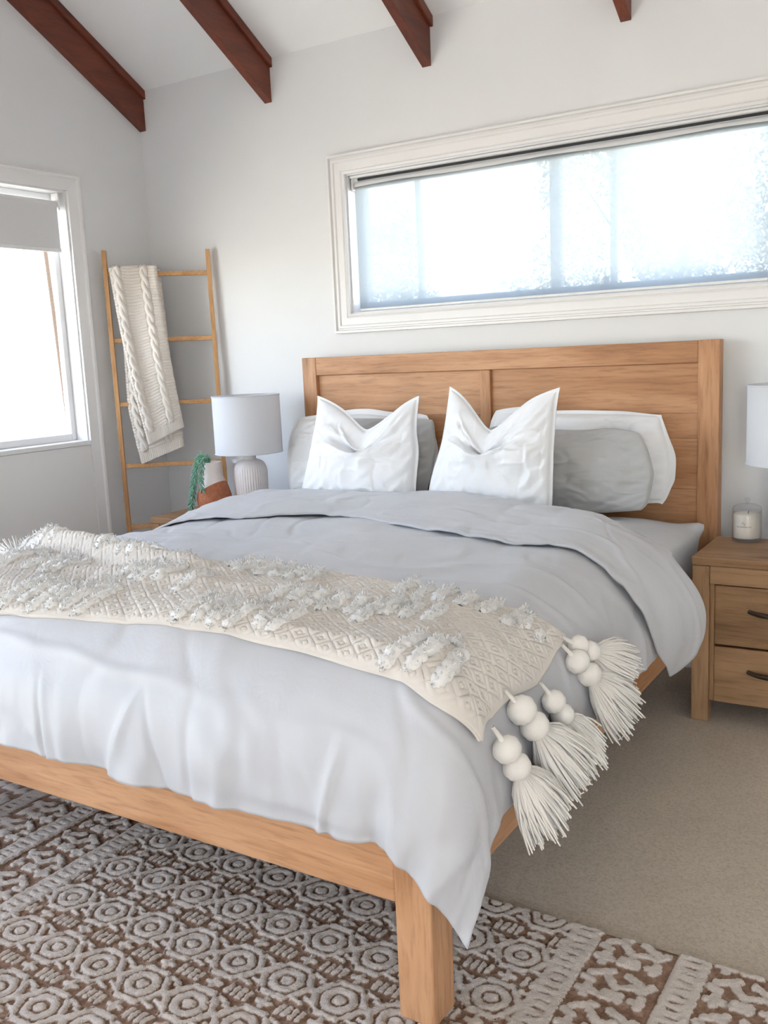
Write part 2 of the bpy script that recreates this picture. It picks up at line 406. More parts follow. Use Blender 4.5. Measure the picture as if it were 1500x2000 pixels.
# ceiling: two slopes with thickness
def slope(y): return ZC + PIT*(-y) if y > RIDGE else ZRID - PIT*(RIDGE - y)
prism('ceiling', [(.35, slope(.35)), (RIDGE, ZRID), (YR-.3, slope(YR-.3)), (YR-.3, slope(YR-.3)+.12), (RIDGE, ZRID+.14), (.35, slope(.35)+.12)], 'x', XL-.5, XR+.5, M_ceil)['kind'] = 'structure'
def wall_with_hole(name, axis, p0, p1, outline_fn, u0, u1, holes, m):
    """wall slab between p0 and p1 on axis, spanning u0..u1, bottom 0, top outline_fn(u); rectangular holes (ua,ub,za,zb)"""
    us = sorted(set([u0, u1] + [h[0] for h in holes] + [h[1] for h in holes] + ([RIDGE] if axis == 'x' else [])))
    parts = []
    for a, b in zip(us[:-1], us[1:]):
        mid = (a+b)/2; hs = sorted([(h[2], h[3]) for h in holes if h[0] <= mid <= h[1]])
        zs = [0.0]
        for za, zb in hs: zs += [za, zb]
        segs = []
        cur = FZ
        for za, zb in hs:
            if za > cur: segs.append((cur, za))
            cur = zb
        segs.append((cur, None))
        for s0, s1 in segs:
            ta, tb = (outline_fn(a), outline_fn(b)) if s1 is None else (s1, s1)
            quad = [(a, s0), (b, s0), (b, tb), (a, ta)]
            V = [((h, u, z) if axis == 'x' else (u, h, z)) for h in (p0, p1) for u, z in quad]
            parts.append((V, [(3, 2, 1, 0), (4, 5, 6, 7), (0, 1, 5, 4), (1, 2, 6, 5), (2, 3, 7, 6), (3, 0, 4, 7)]))
    V, F = joinvf(parts); o = mesh(name, V, F, m)
    bm = bmesh.new(); bm.from_mesh(o.data); bmesh.ops.recalc_face_normals(bm, faces=bm.faces); bm.to_mesh(o.data); bm.free()
    o['kind'] = 'structure'; return o
W1 = (.235, 2.125, 1.49, 2.135)                  # back window opening
W2 = (-2.05, -.53, .925, 2.16)                   # left window opening
wall_with_hole('wall_back', 'y', 0, .14, lambda u: ZC+.03, XL-.12, XR+.12, [W1], M_wall)
wall_with_hole('wall_left', 'x', XL-.12, XL, lambda u: slope(u)+.02, YR-.12, 0, [W2, (-5.2, -2.5, FZ+.02, 2.25)], M_wall)
wall_with_hole('wall_right', 'x', XR, XR+.12, lambda u: slope(u)+.02, YR-.12, 0, [], M_wall)
wall_with_hole('wall_rear', 'y', YR-.12, YR, lambda u: slope(YR)+.02, XL-.12, XR+.12, [(3.2, 4.1, FZ+.02, 2.15)], M_wall)

def glazed(name, axis, p, h, mull=0):
    """frame and pane in a wall opening h=(u0,u1,z0,z1); p = wall centre on axis"""
    r = thing(name, 'glazed opening', 'window', (p, (h[0]+h[1])/2, h[2]) if axis == 'x' else ((h[0]+h[1])/2, p, h[2])); r['kind'] = 'structure'
    del r['label']; del r['category']
    def bx(nm, u0, u1, z0, z1, t, m, bv):
        a = (p-t, p+t, u0, u1) if axis == 'x' else (u0, u1, p-t, p+t)
        box(nm, *a, z0, z1, m, r, bv)
    u0, u1, z0, z1 = h
    bx('frame', u0, u0+.05, z0, z1, .03, M_trim, .003); bx('frame', u1-.05, u1, z0, z1, .03, M_trim, .003)
    bx('frame', u0+.05, u1-.05, z0, z0+.05, .03, M_trim, .003); bx('frame', u0+.05, u1-.05, z1-.05, z1, .03, M_trim, .003)
    for i in range(mull):
        c = u0+(u1-u0)*(i+1)/(mull+1); bx('mullion', c-.025, c+.025, z0+.05, z1-.05, .025, M_trim, .003)
    bx('pane', u0+.05, u1-.05, z0+.05, z1-.05, .003, M_glass, 0)
glazed('door_1', 'x', XL-.06, (-5.2, -2.5, FZ+.02, 2.25), 1)
glazed('door_2', 'y', YR-.06, (3.2, 4.1, FZ+.02, 2.15))

# skirting
for nm, a in (('baseboard_back', (XL+.016, XR-.016, -.016, 0, FZ, .085)), ('baseboard_left', (XL, XL+.016, -.44, 0, FZ, .085)), ('baseboard_right', (XR-.016, XR, YR, 0, FZ, .085))):
    box(nm, *a, M_trim, bev=.004)['kind'] = 'structure'

# ---------------------------------------------------------------- ceiling beams
BEAMX = [(-1.05, -1.006, 'reddish-brown beam running along the side wall above the ladder corner'),
         (-.206, -.163, 'reddish-brown beam meeting the wall above the gap between ladder and headboard'),
         (.667, .711, 'reddish-brown beam ending above the narrow end pane of the long window'),
         (1.542, 1.585, 'short visible reddish-brown beam end above the thick mullions of the long window')]
for i, (x0, x1, lb) in enumerate(BEAMX):
    r = thing('ceiling_beam', lb, 'beam', (x0, 0, 2.515), 'stained ceiling beams')
    y2 = RIDGE+.06
    prism('beam_body', [(-.001, 2.515), (-.001, slope(0)-.001), (y2, slope(y2)-.001), (y2, 2.515-PIT*y2)], 'x', x0, x1, M_beam, r, bev=.002)
    for xa, xb in ((x0-.016, x0), (x1, x1+.016)):
        if xa < XL: continue
        prism('cover_strip', [(-.001, slope(0)-.045), (-.001, slope(0)-.001), (y2, slope(y2)-.001), (y2, slope(y2)-.045)], 'x', xa, xb, M_beam, r, bev=.003)

# ---------------------------------------------------------------- long window in the back wall
w1 = thing('window_1', 'long horizontal sliding window with stepped white trim above the headboard', 'window', ((W1[0]+W1[1])/2, .06, W1[2])); w1['kind'] = 'structure'; 
PROF = [(-.006, -.001), (-.006, .016), (.004, .020), (.010, .014), (.014, .018), (.045, .020), (.050, .026), (.060, .026), (.063, .018), (.068, .018), (.072, .030), (.082, .030), (.084, -.001)]
frame_profile('trim', W1, PROF, lambda u, v, h: (u, -h, v), M_trim, w1)
# reveal lining
for nm, a in (('reveal', (W1[0]-.001, W1[0]+.012, .001, .139, W1[2], W1[3])), ('reveal', (W1[1]-.012, W1[1]+.001, .001, .139, W1[2], W1[3])), ('reveal', (W1[0]+.012, W1[1]-.012, .001, .139, W1[3]-.012, W1[3]+.001)), ('sill', (W1[0]+.012, W1[1]-.012, .001, .139, W1[2]-.001, W1[2]+.012))):
    box(nm, *a, M_trim, w1, bev=0)
x0, x1, z0, z1 = W1[0]+.012, W1[1]-.012, W1[2]+.012, W1[3]-.012
fr = [box('outer_frame', x0, x0+.03, .085, .135, z0, z1, M_alu, w1, .002), box('outer_frame', x1-.03, x1, .085, .135, z0, z1, M_alu, w1, .002),
      box('outer_frame', x0+.03, x1-.03, .085, .135, z0, z0+.045, M_alu, w1, .002), box('outer_frame', x0+.03, x1-.03, .085, .135, z1-.025, z1, M_alu, w1, .002)]
for xa, xb, ya, yb in ((.553, .575, .092, .118), (1.205, 1.25, .09, .13), (1.465, 1.492, .092, .118)):
    box('mullion', xa, xb, ya, yb, z0+.045, z1-.025, M_alu, w1, .002)
for xa, xb in ((x0+.03, .553), (.575, 1.205), (1.25, 1.465), (1.492, x1-.03)):
    box('pane', xa, xb, .103, .107, z0+.045, z1-.025, M_glass, w1, 0)
box('catch_block', 1.438, 1.464, .082, .092, z0+.045, z0+.075, M_alu, w1, .002)
tube('catch_loop', [(1.885, .08, z0+.044), (1.885, .078, z0+.070), (1.892, .078, z0+.076), (1.91, .078, z0+.076), (1.917, .078, z0+.070), (1.917, .08, z0+.044)], .0028, M_alu, w1, 6)
# sheer roller blind inside the reveal
rb = thing('roller_blind', 'sheer screen roller blind drawn fully down over the long window', 'blind', ((x0+x1)/2, .04, z1))
box('head_rail', x0+.004, x1-.004, .012, .072, z1-.012, z1-.0005, M_plastic, rb, .003)
box('dark_strip', x0+.04, x1-.01, .026, .030, z1-.024, z1-.013, M_dark, rb, 0)  # thin black strip between head rail and fabric roll
th = np.linspace(0, 2*np.pi, 32, endpoint=False); 
V = np.array([[(x, .045+.0185*math.cos(t), z1-.043+.0185*math.sin(t)) for t in th] for x in (x0+.02, x1-.02)]); fastmesh('fabric_roll', V, gridq(2, 32, cv=True), M_blind, rb)
for xa in (x0+.006, x1-.016): lathe_v = box('end_bracket', xa, xa+.010, .02, .07, z1-.066, z1-.012, M_plastic, rb, .004)
V = np.array([[(x, .0275+.0008*math.sin(x*9), z) for z in np.linspace(z0+.016, z1-.043, 6)] for x in np.linspace(x0+.022, x1-.022, 40)]); fastmesh('blind_fabric', V, gridq(40, 6), M_sheer, rb)
box('bottom_bar', x0+.022, x1-.022, .0235, .0315, z0+.004, z0+.016, M_plastic, rb, .003)
tube('bead_chain', [(x1-.012, .018, z1-.05), (x1-.013, .016, z1-.25), (x1-.012, .018, z1-.46), (x1-.008, .022, z1-.25), (x1-.008, .024, z1-.05)], .0022, M_dark, rb, 6)

# ---------------------------------------------------------------- window in the left wall, panel below
w2 = thing('window_2', 'tall white-trimmed side window over a flat white panel beside the ladder', 'window', (XL, -1.3, 0)); w2['kind'] = 'structure'
PROF2 = [(-.004, -.001), (-.004, .014), (.05, .018), (.055, .026), (.066, .028), (.07, .02), (.074, .02), (.076, -.001)]
frame_profile('trim', (W2[0], W2[1], -.06, W2[3]), PROF2, lambda u, v, h: (XL+h, u, v), M_trim, w2, sides='lrt')
box('sill', XL-.119, XL+.012, W2[0]+.004, W2[1]-.004, W2[2]-.012, W2[2]+.012, M_trim, w2, .004)
box('lower_panel', XL+.0005, XL+.006, W2[0]+.004, W2[1]-.004, FZ+.002, W2[2]-.013, M_panel, w2, .001)
for a in ((XL-.119, XL-.001, W2[1]-.012, W2[1]+.001, W2[2]+.012, W2[3]-.012), (XL-.119, XL-.001, W2[0]-.001, W2[0]+.012, W2[2]+.012, W2[3]-.012), (XL-.119, XL-.001, W2[0], W2[1], W2[3]-.012, W2[3]+.001)):
    box('reveal', *a, M_trim, w2, bev=0)
ya, yb, za, zb = W2[0]+.012, W2[1]-.012, W2[2]+.012, W2[3]-.012
for a in ((ya, ya+.03, za, zb), (yb-.03, yb, za, zb), (ya+.03, yb-.03, za, za+.035), (ya+.03, yb-.03, zb-.03, zb), (-1.30, -1.26, za+.035, zb-.03)):
    box('sash_frame', XL-.115, XL-.08, a[0], a[1], a[2], a[3], M_trim, w2, .003)
for a in ((ya+.03, -1.30), (-1.26, yb-.03)): box('pane', XL-.099, XL-.095, a[0], a[1], za+.035, zb-.03, M_glass, w2, 0)
rb2 = thing('roller_blind', 'opaque pale grey roller blind half lowered in the side window', 'blind', (XL-.04, -1.3, zb))
V = np.array([[(XL-.04+.019*math.cos(t), y, zb-.058+.019*math.sin(t)) for t in th] for y in (ya+.03, yb-.035)]); fastmesh('fabric_roll', V, gridq(2, 32, cv=True), M_blind, rb2)
box('blind_fabric', XL-.0235, XL-.0225, ya+.03, yb-.035, 1.88, zb-.058, M_blind, rb2, 0)
box('bottom_bar', XL-.029, XL-.017, ya+.03, yb-.033, 1.862, 1.882, M_plastic, rb2, .004)
for y in (ya+.012, yb-.03): box('end_bracket', XL-.065, XL-.015, y, y+.008, zb-.085, zb-.002, M_plastic, rb2, .003)

# ---------------------------------------------------------------- bed frame
HB = dict(x0=0, x1=1.95, yf=-.10, yb=-.04, z1=1.299)
bed = thing('bed_frame', 'honey-coloured wooden bed frame with panelled headboard and square posts', 'bed', (.97, -1.25, FZ))
for xa, xb in ((0, .08), (1.87, 1.95)): box('headboard_post', xa, xb, HB['yf'], HB['yb'], FZ+.0005, HB['z1'], wood('z'), bed, .003)
box('headboard_top_rail', .0805, 1.8695, HB['yf']+.0015, HB['yb'], 1.214, HB['z1']-.001, wood('x'), bed, .003)
box('headboard_mid_stile', .945, .996, HB['yf']+.004, HB['yb'], .36, 1.2135, wood('z'), bed, .003)
zz = [.36, .53, .725, .924, 1.022, 1.2135]
for xa, xb in ((.0805, .9445), (.9965, 1.8695)):
    for i, (a, b) in enumerate(zip(zz[:-1], zz[1:])):
        box('headboard_plank', xa, xb, HB['yf']+.020+.0008*(i % 2), HB['yb']-.004, a+.0003, b-.0003, wood('x'), bed, .0012)
YF = -2.383; ZRB = .234
for xa, xb in ((.014, .094), (1.855, 1.936)):
    box('foot_post', xa, xb, YF, YF+.085, FZ+.0165, .43, wood('z'), bed, .004)
box('foot_rail', .095, 1.854, YF+.004, YF+.034, ZRB, .405, wood('x'), bed, .004)
for xa, xb in ((.006, .036), (1.914, 1.944)):
    box('side_rail', xa, xb, YF+.086, -.101, ZRB, .40, wood('y'), bed, .004)
for i in range(12):
    y = -2.2+i*.18; box('slat', .037, 1.913, y, y+.08, .33, .352, wood('x'), bed, .003)

# ---------------------------------------------------------------- mattress
mt = thing('mattress', 'thick mattress in a pale grey fitted sheet with a pinched corner near headboard', 'mattress', (.97, -1.2, .353))
def rbox(cx, cy, cz, hx, hy, hz, n=60, p=10, pz=5):
    u = np.linspace(0, 2*np.pi, n*2, endpoint=False); v = np.linspace(-np.pi/2, np.pi/2, 40); U, Vv = np.meshgrid(u, v, indexing='ij')
    f = lambda c, e: np.sign(c)*np.abs(c)**(2/e)
    X = f(np.cos(Vv), pz)*f(np.cos(U), p); Y = f(np.cos(Vv), pz)*f(np.sin(U), p); Z = f(np.sin(Vv), pz)
    return np.stack([cx+hx*X, cy+hy*Y, cz+hz*Z], -1)
V = rbox(.97, -1.235, .4975, .938, 1.12, .144, n=90, p=18)
X = V[..., 0]; Yv = V[..., 1]; Z = V[..., 2]
top = sst(Z, .5, .62)
V[..., 2] += top*.010*fbm(X*3, Yv*3, 3, 3)
side = sst(X, 1.7, 1.9)
V[..., 0] += side*.006*fbm(Yv*16, Z*9, 8, 3)
# pinched sheet corner (ear)
k_ = np.argmax((X-1.0)+(Yv+1.0)+1.2*Z); c_ = V.reshape(-1, 3)[k_].copy()
d = np.exp(-(np.linalg.norm(V-c_, axis=-1)/.042)**2)
V += d[..., None]*np.array([.052, .0, .030])
fastmesh('fitted_sheet', V, gridq(V.shape[0], V.shape[1], cu=True), M_sheet, mt)

# ---------------------------------------------------------------- duvet
dv = thing('duvet', 'pale grey duvet spread over the bed with its top edge folded back', 'duvet', (.97, -1.5, .66))
EF = .44
bb = np.concatenate([np.linspace(B1-EF, -1.2, 260), np.linspace(-1.19, -.72, 40)])
fr_a, B_ = np.meshgrid(np.linspace(0, 1, 430), bb, indexing='ij')
EA_ = arc(rhx(B_)) + .03
A_ = (A0f(B_)-EA_) + (A1f(B_)-A0f(B_)+2*EA_)*fr_a
P, nrm = duvet_pt(A_, B_)
dob = fastmesh('duvet_cover', P, gridq(430, len(bb)), M_duvet, dv)
sm = dob.modifiers.new('thick', 'SOLIDIFY'); sm.thickness = .012; sm.offset = -1
# folded-back band along the head end
hx = [-.4, -.1, .10, .22, .41, .54, .75, .98, 1.31, 1.55, 1.82, 1.93, 2.1, 2.35]
hy = [-1.24, -1.24, -1.225, -1.15, -1.15, -1.10, -1.005, -1.05, -1.17, -1.235, -1.18, -1.25, -1.22, -1.02]
tx = [-.4, -.1, .2, .55, .9, 1.2, 1.5, 1.8, 2.0, 2.2, 2.35]
ty = [-.78, -.76, -.70, -.62, -.60, -.67, -.75, -.86, -.90, -.84, -.82]
def smooth_interp(x, xs, ys):
    g = np.linspace(xs[0], xs[-1], 600); f = np.interp(g, xs, ys); k = np.ones(41)/41
    f = np.convolve(np.pad(f, 20, mode='edge'), k, 'valid'); return np.interp(x, g, f)
na, nb = 330, 90
ea = np.linspace(0, 1, na)
tt = np.linspace(0, 1, nb)
FR = .56; FL = .42
fa = np.linspace(A0-FL, A1+FR, na)
FA, TT = np.meshgrid(fa, tt, indexing='ij')
# the overhang gets shorter towards the head edge
FAe = np.where(FA > A1, A1+(FA-A1)*(1-.55*sst(TT, .0, .75)), FA)
y0 = smooth_interp(FA, hx, hy); y1 = smooth_interp(FA, tx, ty)
k = np.clip(TT/.84, 0, 1); FB = y0 + (y1-y0)*k
kk = np.clip((TT-.84)/.16, 0, 1)                       # rolled head edge
Pb, Lb, cb, sb = duvet_base(FAe, FB)
e = 1e-3
n1 = np.cross(duvet_base(FAe+e, FB)[0]-Pb, duvet_base(FAe, FB+e)[0]-Pb); n1 /= np.linalg.norm(n1, axis=-1, keepdims=True)
thk = .010 + .042*np.sin(np.clip(k*1.05, 0, 1)*np.pi*.62)**1.0 + .012*sst(Lb, .1, .4)
thk = thk + .006*fbm(FA*3, FB*5, 71, 3) + .0045*ridge(FA*3.4+FB, FB*9, 73, 4.5) - .004*ridge(FA*5+2*FB, FB*6, 75, 5)
thk = thk + (1-sst(TT, 0, .12))*(.006+.010*np.maximum(fbm(FA*6, FA*0+.3, 77, 3), -.3))
ph = kk*np.pi*.95
R_ = .045
thk2 = thk - R_*(1-np.cos(ph)) ; FBo = R_*np.sin(ph)
Pf = Pb + n1*thk2[..., None]; Pf[..., 1] += FBo
# the hanging end bells outwards
bell = sst(FAe, A1+.1, A1+.5)
Pf[..., 0] += bell*(.050*np.sin(np.clip(TT*1.15, 0, 1)*np.pi) + .035*TT)
Pf[..., 0] += bell*.010*fbm(FB*9, FA*4, 79, 2)
fo = fastmesh('folded_edge', Pf, gridq(na, nb), M_duvet, dv)
sm = fo.modifiers.new('thick', 'SOLIDIFY'); sm.thickness = .008; sm.offset = -1

# ---------------------------------------------------------------- pillows
def pillow(name, label, W, H, T, m, pos, lean, yaw, roll=0, chop=0, chopx=0, flange=.03, seed=0, ears=.05, sag=0, group=None, cw=.45, round_=0, taper=0, wob=0, seam=0):
    """upright cushion; pos = bottom centre; lean back (deg), yaw about z"""
    nu, nv = 121, 121
    u = np.sin(np.linspace(-1, 1, nu)*np.pi/2*.92)/math.sin(np.pi/2*.92); U, Vv = np.meshgrid(u, u, indexing='ij')
    fu = 1-flange/(W/2); fv = 1-flange/(H/2)
    us = np.clip(U/fu, -1, 1); vs_ = np.clip(Vv/fv, -1, 1)
    core = np.clip((1-us**2)*(1-vs_**2), 0, 1)
    th_ = T/2*core**.42
    x = U*W/2*(1-ears*(1-Vv**2)*1.0)*(1-taper*sst(Vv, -.6, 1)); z = Vv*H/2*(1-ears*(1-U**2))
    if round_:
        rr = np.maximum(np.abs(U), np.abs(Vv)); x = x*(1-round_*(U*Vv)**2); z = z*(1-round_*(U*Vv)**2)
    rim = np.maximum(np.abs(U), np.abs(Vv))**4
    x = x + wob*rim*fbm(Vv*1.2+seed, U*1.2, 140+seed, 2); z = z + wob*rim*fbm(U*1.2, Vv*1.2+seed, 150+seed, 2)
    sides = []
    for sgn in (-1, 1):                                     # -1 = front
        xx = x.copy(); zz_ = z.copy(); y = sgn*(th_ + .0022)
        wr = .010*fbm(U*2.2+seed, Vv*2.2, 100+seed, 3) + .006*ridge(U*2+seed, Vv*3.5, 120+seed, 4) - .005*ridge(U*4+seed*2, Vv*2, 130+seed, 4)
        y = y + sgn*wr*np.clip(core*3, 0, 1)
        # puckers along the seam
        edge = np.clip(core*6, 0, 1)*(1-np.clip(core*1.4, 0, 1))
        y = y + sgn*edge*.004*np.sin(25*(U-Vv)+seed)
        if seam: y = y - sgn*.005*np.exp(-((U-seam)/.012)**2)*np.clip(core*4, 0, 1) - sgn*.012*sst(U, seam, .95)*np.clip(core*3, 0, 1)
        if chop:
            g = np.exp(-(np.abs(U-chopx)/cw)**1.5)
            up = sst(Vv, -.35, 1.0)
            dz = chop*g*up
            zz_ = zz_ - dz*(1.0 + (.32 if sgn < 0 else .0)*np.clip(core*4, 0, 1))
            y = y + sgn*(.035*g*np.exp(-((Vv-.05)/.3)**2))*np.clip(core*3, 0, 1)           # pouch under the chop
            cre = np.exp(-((Vv-.52+.25*np.abs(U-chopx))/.12)**2)*np.exp(-((U-chopx)/.55)**2)
            y = y - sgn*.050*cre*np.clip(core*3, 0, 1)
            out = (np.abs(U)**3)*sst(Vv, .2, 1)
            xx = xx - np.sign(U-chopx)*0*out
        sides.append(np.stack([xx, y, zz_], -1))
    F0, B0 = sides
    V = np.concatenate([F0.reshape(-1, 3), B0.reshape(-1, 3)]); n = nu*nv
    q = gridq(nu, nv); Q = np.concatenate([q, q[:, ::-1]+n])
    ring = [i*nv for i in range(nu)] + [(nu-1)*nv+j for j in range(1, nv)] + [i*nv+nv-1 for i in range(nu-2, -1, -1)] + [j for j in range(nv-2, 0, -1)]
    ring = np.array(ring); r2 = np.roll(ring, -1); Q = np.concatenate([Q, np.stack([r2, ring, ring+n, r2+n], -1)])
    V[:, 2] += H/2
    rot = (Matrix.Rotation(math.radians(yaw), 3, 'Z') @ Matrix.Rotation(math.radians(-lean), 3, 'X') @ Matrix.Rotation(math.radians(roll), 3, 'Y'))
    V = V @ np.array(rot).T + np.array(pos)
    o = fastmesh(name, V - np.array(pos), Q, m); o.location = pos
    bm = bmesh.new(); bm.from_mesh(o.data); bmesh.ops.recalc_face_normals(bm, faces=bm.faces); bm.to_mesh(o.data); bm.free()
    return tag(o, label, 'pillow' if not chop else 'cushion', group)
ZP = .652
pillow('pillow', 'white pillow against the headboard beside the lamp and potted succulent', .86, .405, .13, M_white, (.36, -.235, ZP), 13, 0, flange=.020, seed=1, ears=.05, group='bed pillows', round_=.16, wob=.018)
pillow('pillow', 'white pillow with wide flange standing behind the broadly visible grey pillow', .83, .425, .12, M_white, (1.41, -.233, ZP), 12, 0, flange=.024, seed=2, ears=.03, group='bed pillows', round_=.13, wob=.03)
pillow('pillow', 'grey pillow showing only a narrow strip between the two chopped white cushions', .64, .385, .10, M_grey, (.515, -.372, ZP), 14, 0, flange=.004, seed=3, ears=.03, group='bed pillows', round_=.10, wob=.012)
pillow('pillow', 'grey pillow leaning on a white one above the bare mattress corner', .78, .355, .12, M_grey, (1.39, -.385, ZP), 14, -1, roll=1.5, flange=.004, seed=4, ears=.03, group='bed pillows', round_=.16, wob=.02, seam=.52)
pillow('square_cushion', 'white square chopped cushion hiding most of a grey pillow', .575, .515, .15, M_white2, (.575, -.55, ZP), 15, 3, chop=.155, chopx=.08, flange=.012, seed=5, ears=.05, group='square white cushions', cw=.60, taper=.13, wob=.010)
pillow('square_cushion', 'white square chopped cushion overlapping the broadly visible grey pillow', .565, .53, .15, M_white2, (1.19, -.575, ZP), 15, -4, roll=2.5, chop=.165, chopx=-.10, flange=.012, seed=6, ears=.05, group='square white cushions', cw=.58, taper=.15, wob=.010)
# ---------------------------------------------------------------- throw across the bed
tw = thing('throw_blanket', 'cream woven throw with shaggy tuft stripes and big tassels across the bed foot', 'throw', (1.0, -2.0, .71))
S0, S1 = -.10, 2.04                 # along the bed width (cloth coordinate a)
def throw_ab(s, w):
    """s 0..1 along, w 0 (back) .. 1 (front) -> cloth coords"""
    a_end = np.interp(w, [0, .2, .42, .63, .82, 1], [1.967, 1.992, 2.03, 2.036, 2.062, 2.062])
    a_st = -.06 + .05*w
    a = a_st + (a_end-a_st)*s
    bk = smooth_interp(a, [-.3, .1, .36, .6, .86, 1.1, 1.5, 1.67, 1.77, 1.88, 1.97, 2.2], [-1.60, -1.63, -1.66, -1.72, -1.76, -1.80, -1.81, -1.81, -1.80, -1.75, -1.675, -1.65])
    fr = smooth_interp(a, [-.3, .3, .63, .82, 1.0, 1.16, 1.45, 1.6, 1.74, 1.9, 1.98, 2.09], [-2.32, -2.345, -2.338, -2.322, -2.309, -2.298, -2.293, -2.301, -2.317, -2.341, -2.344, -2.30])
    return a, bk + (fr-bk)*w
def throw_h(s, w):
    a = s*2.1
    h = .006
    lf = 1-sst(a, .75, 1.35)
    h = h + lf*(.062*np.exp(-((w-.20-.10*(a-.2))/.085)**2)*sst(a, -.2, .1) + .016*np.exp(-((w-.55+.12*a)/.07)**2))
    h = h + .012*np.exp(-((w-.47+.05*np.sin(a*4))/.06)**2)*sst(a, .5, 1.0)*(1-sst(a, 1.6, 1.9))
    h = h + .007*fbm(a*3, w*2, 201, 3) + .003
    h = h + .004*sst(w, .0, .03)*0
    return np.maximum(h, .006)
def diamond(s, w):
    # woven concentric diamonds
    px, py = s*2.1/.058, w*.52/.050
    u = np.abs((px % 1)-.5)*2; v = np.abs((py % 1)-.5)*2
    d = u + v
    return (.5+.5*np.cos(d*np.pi*3.0))**1.3
ns, nw = 760, 210
s_, w_ = np.meshgrid(np.linspace(0, 1, ns), np.linspace(0, 1, nw), indexing='ij')
a_, b_ = throw_ab(s_, w_)
edge = np.minimum(np.minimum(w_, 1-w_)*.52, np.minimum(s_, 1-s_)*2.1)
hh = throw_h(s_, w_)*sst(edge, -.03, .02) + .0038*diamond(s_, w_)*sst(edge, .006, .02) + .0006*np.sin(s_*2.1/.006*6.283)*np.sin(w_*.52/.006*6.283)
P, nm_ = duvet_pt(a_, b_, hh)
tobj = fastmesh('woven_cloth', P, gridq(ns, nw), M_throw, tw)
sm = tobj.modifiers.new('thick', 'SOLIDIFY'); sm.thickness = .006; sm.offset = -1
# folded-under front edge roll
sl = np.linspace(.0, 1, 260); ae, be = throw_ab(sl, np.full(260, .995)); he = throw_h(sl, np.full(260, .99))*.5
Pe, _ = duvet_pt(ae, be, he+.001)
tube('rolled_edge', Pe, .0055+.0015*np.array([math.sin(i*.21) for i in range(260)]), M_throw, tw, 10)
def throw_pt(s, w, off=0.0):
    s = np.atleast_1d(np.asarray(s, float)); w = np.atleast_1d(np.asarray(w, float))
    a, b = throw_ab(s, w); return duvet_pt(a, b, throw_h(s, w)+.002+off)
rng = random.Random(4)
def fuzzy_tube(pts, nrm, r, n=9, seed=0, flat=.7):
    k = len(pts); t = np.gradient(pts, axis=0); t /= np.linalg.norm(t, axis=1, keepdims=True)+1e-9
    sd = np.cross(t, nrm); sd /= np.linalg.norm(sd, axis=1, keepdims=True)+1e-9
    th_ = np.arange(n)/n*2*np.pi; R = np.random.RandomState(seed)
    rr = r*(1+.30*(R.rand(k, n)-.5)); end = np.minimum(np.arange(k), np.arange(k)[::-1]); rr *= np.clip(.35+end*.35, 0, 1)[:, None]
    V = pts[:, None] + rr[..., None]*(np.cos(th_)[None, :, None]*sd[:, None]*1.15 + (np.sin(th_)*flat)[None, :, None]*nrm[:, None])
    V = V + (R.rand(k, n, 3)-.5)*r*.42
    F = [tuple(q) for q in gridq(k, n, cv=True)] + [tuple(range(n))[::-1], tuple(range((k-1)*n, k*n))]
    return V.reshape(-1, 3), F
def tuft(s, w0, w1, skew=.0, seed=0):
    L = abs(w1-w0)*.52; k = max(9, int(L/.0048)); t = np.linspace(0, 1, k)
    R = np.random.RandomState(seed+77)
    ws = w0+(w1-w0)*t; ss = s + skew*(t-.5) + .0012*np.cumsum(R.rand(k)-.5)
    P, nn = throw_pt(ss, ws, .006)
    V, F = fuzzy_tube(P, nn, .0145*(.9+.25*R.rand()), 14, seed, .8)
    ex = []                                  # a few loose ends
    for q in range(5):
        i = R.choice((0, 1, k-2, k-1)); p0 = P[i] + (R.rand(3)-.5)*.012; d = nn[i]*.002 + (R.rand(3)-.5)*.026
        ex.append(tubev(np.array([p0, p0+d*.6, p0+d]), [.0040, .0036, .0024], 5))
    for q in range(int(k*3.2)):
        i = R.randint(0, k); o_ = R.randn(3); o_ /= np.linalg.norm(o_); o_ += nn[i]*.6; p0 = P[i]+o_*.0105
        ex.append(tubev(np.array([p0, p0+o_*.0046+(R.rand(3)-.5)*.006]), [.0024, .0014], 3))
    V, F = joinvf([(V, F)]+ex)
    return mesh('tuft_stripe', V, F, M_tuft, tw, smooth=True)
# lanes: (w0, w1, phase of groups along the length)
sd = 0
for w0, w1, ph, per, cnt in ((.03, .27, .03, .56, 6), (.37, .62, .30, .56, 6), (.70, .98, .06, .60, 6), (.30, .52, 1.72, 9, 3)):
    s = ph
    while s < 2.02:
        for i in range(cnt):
            sa = (s+i*.054)/2.1
            if not (.005 < sa < .955): continue
            j = rng.uniform(-.03, .03); sd += 1
            if rng.random() < .06: continue
            tuft(sa, w0+j, min(w1+j+rng.uniform(-.03, .03), .99), rng.uniform(-.012, -.004), sd)
        s += per
for s, w0, w1 in ((.975, .12, .20), (.955, .05, .17), (.925, .62, .68)): sd += 1; tuft(s, w0, w1, 0, sd)

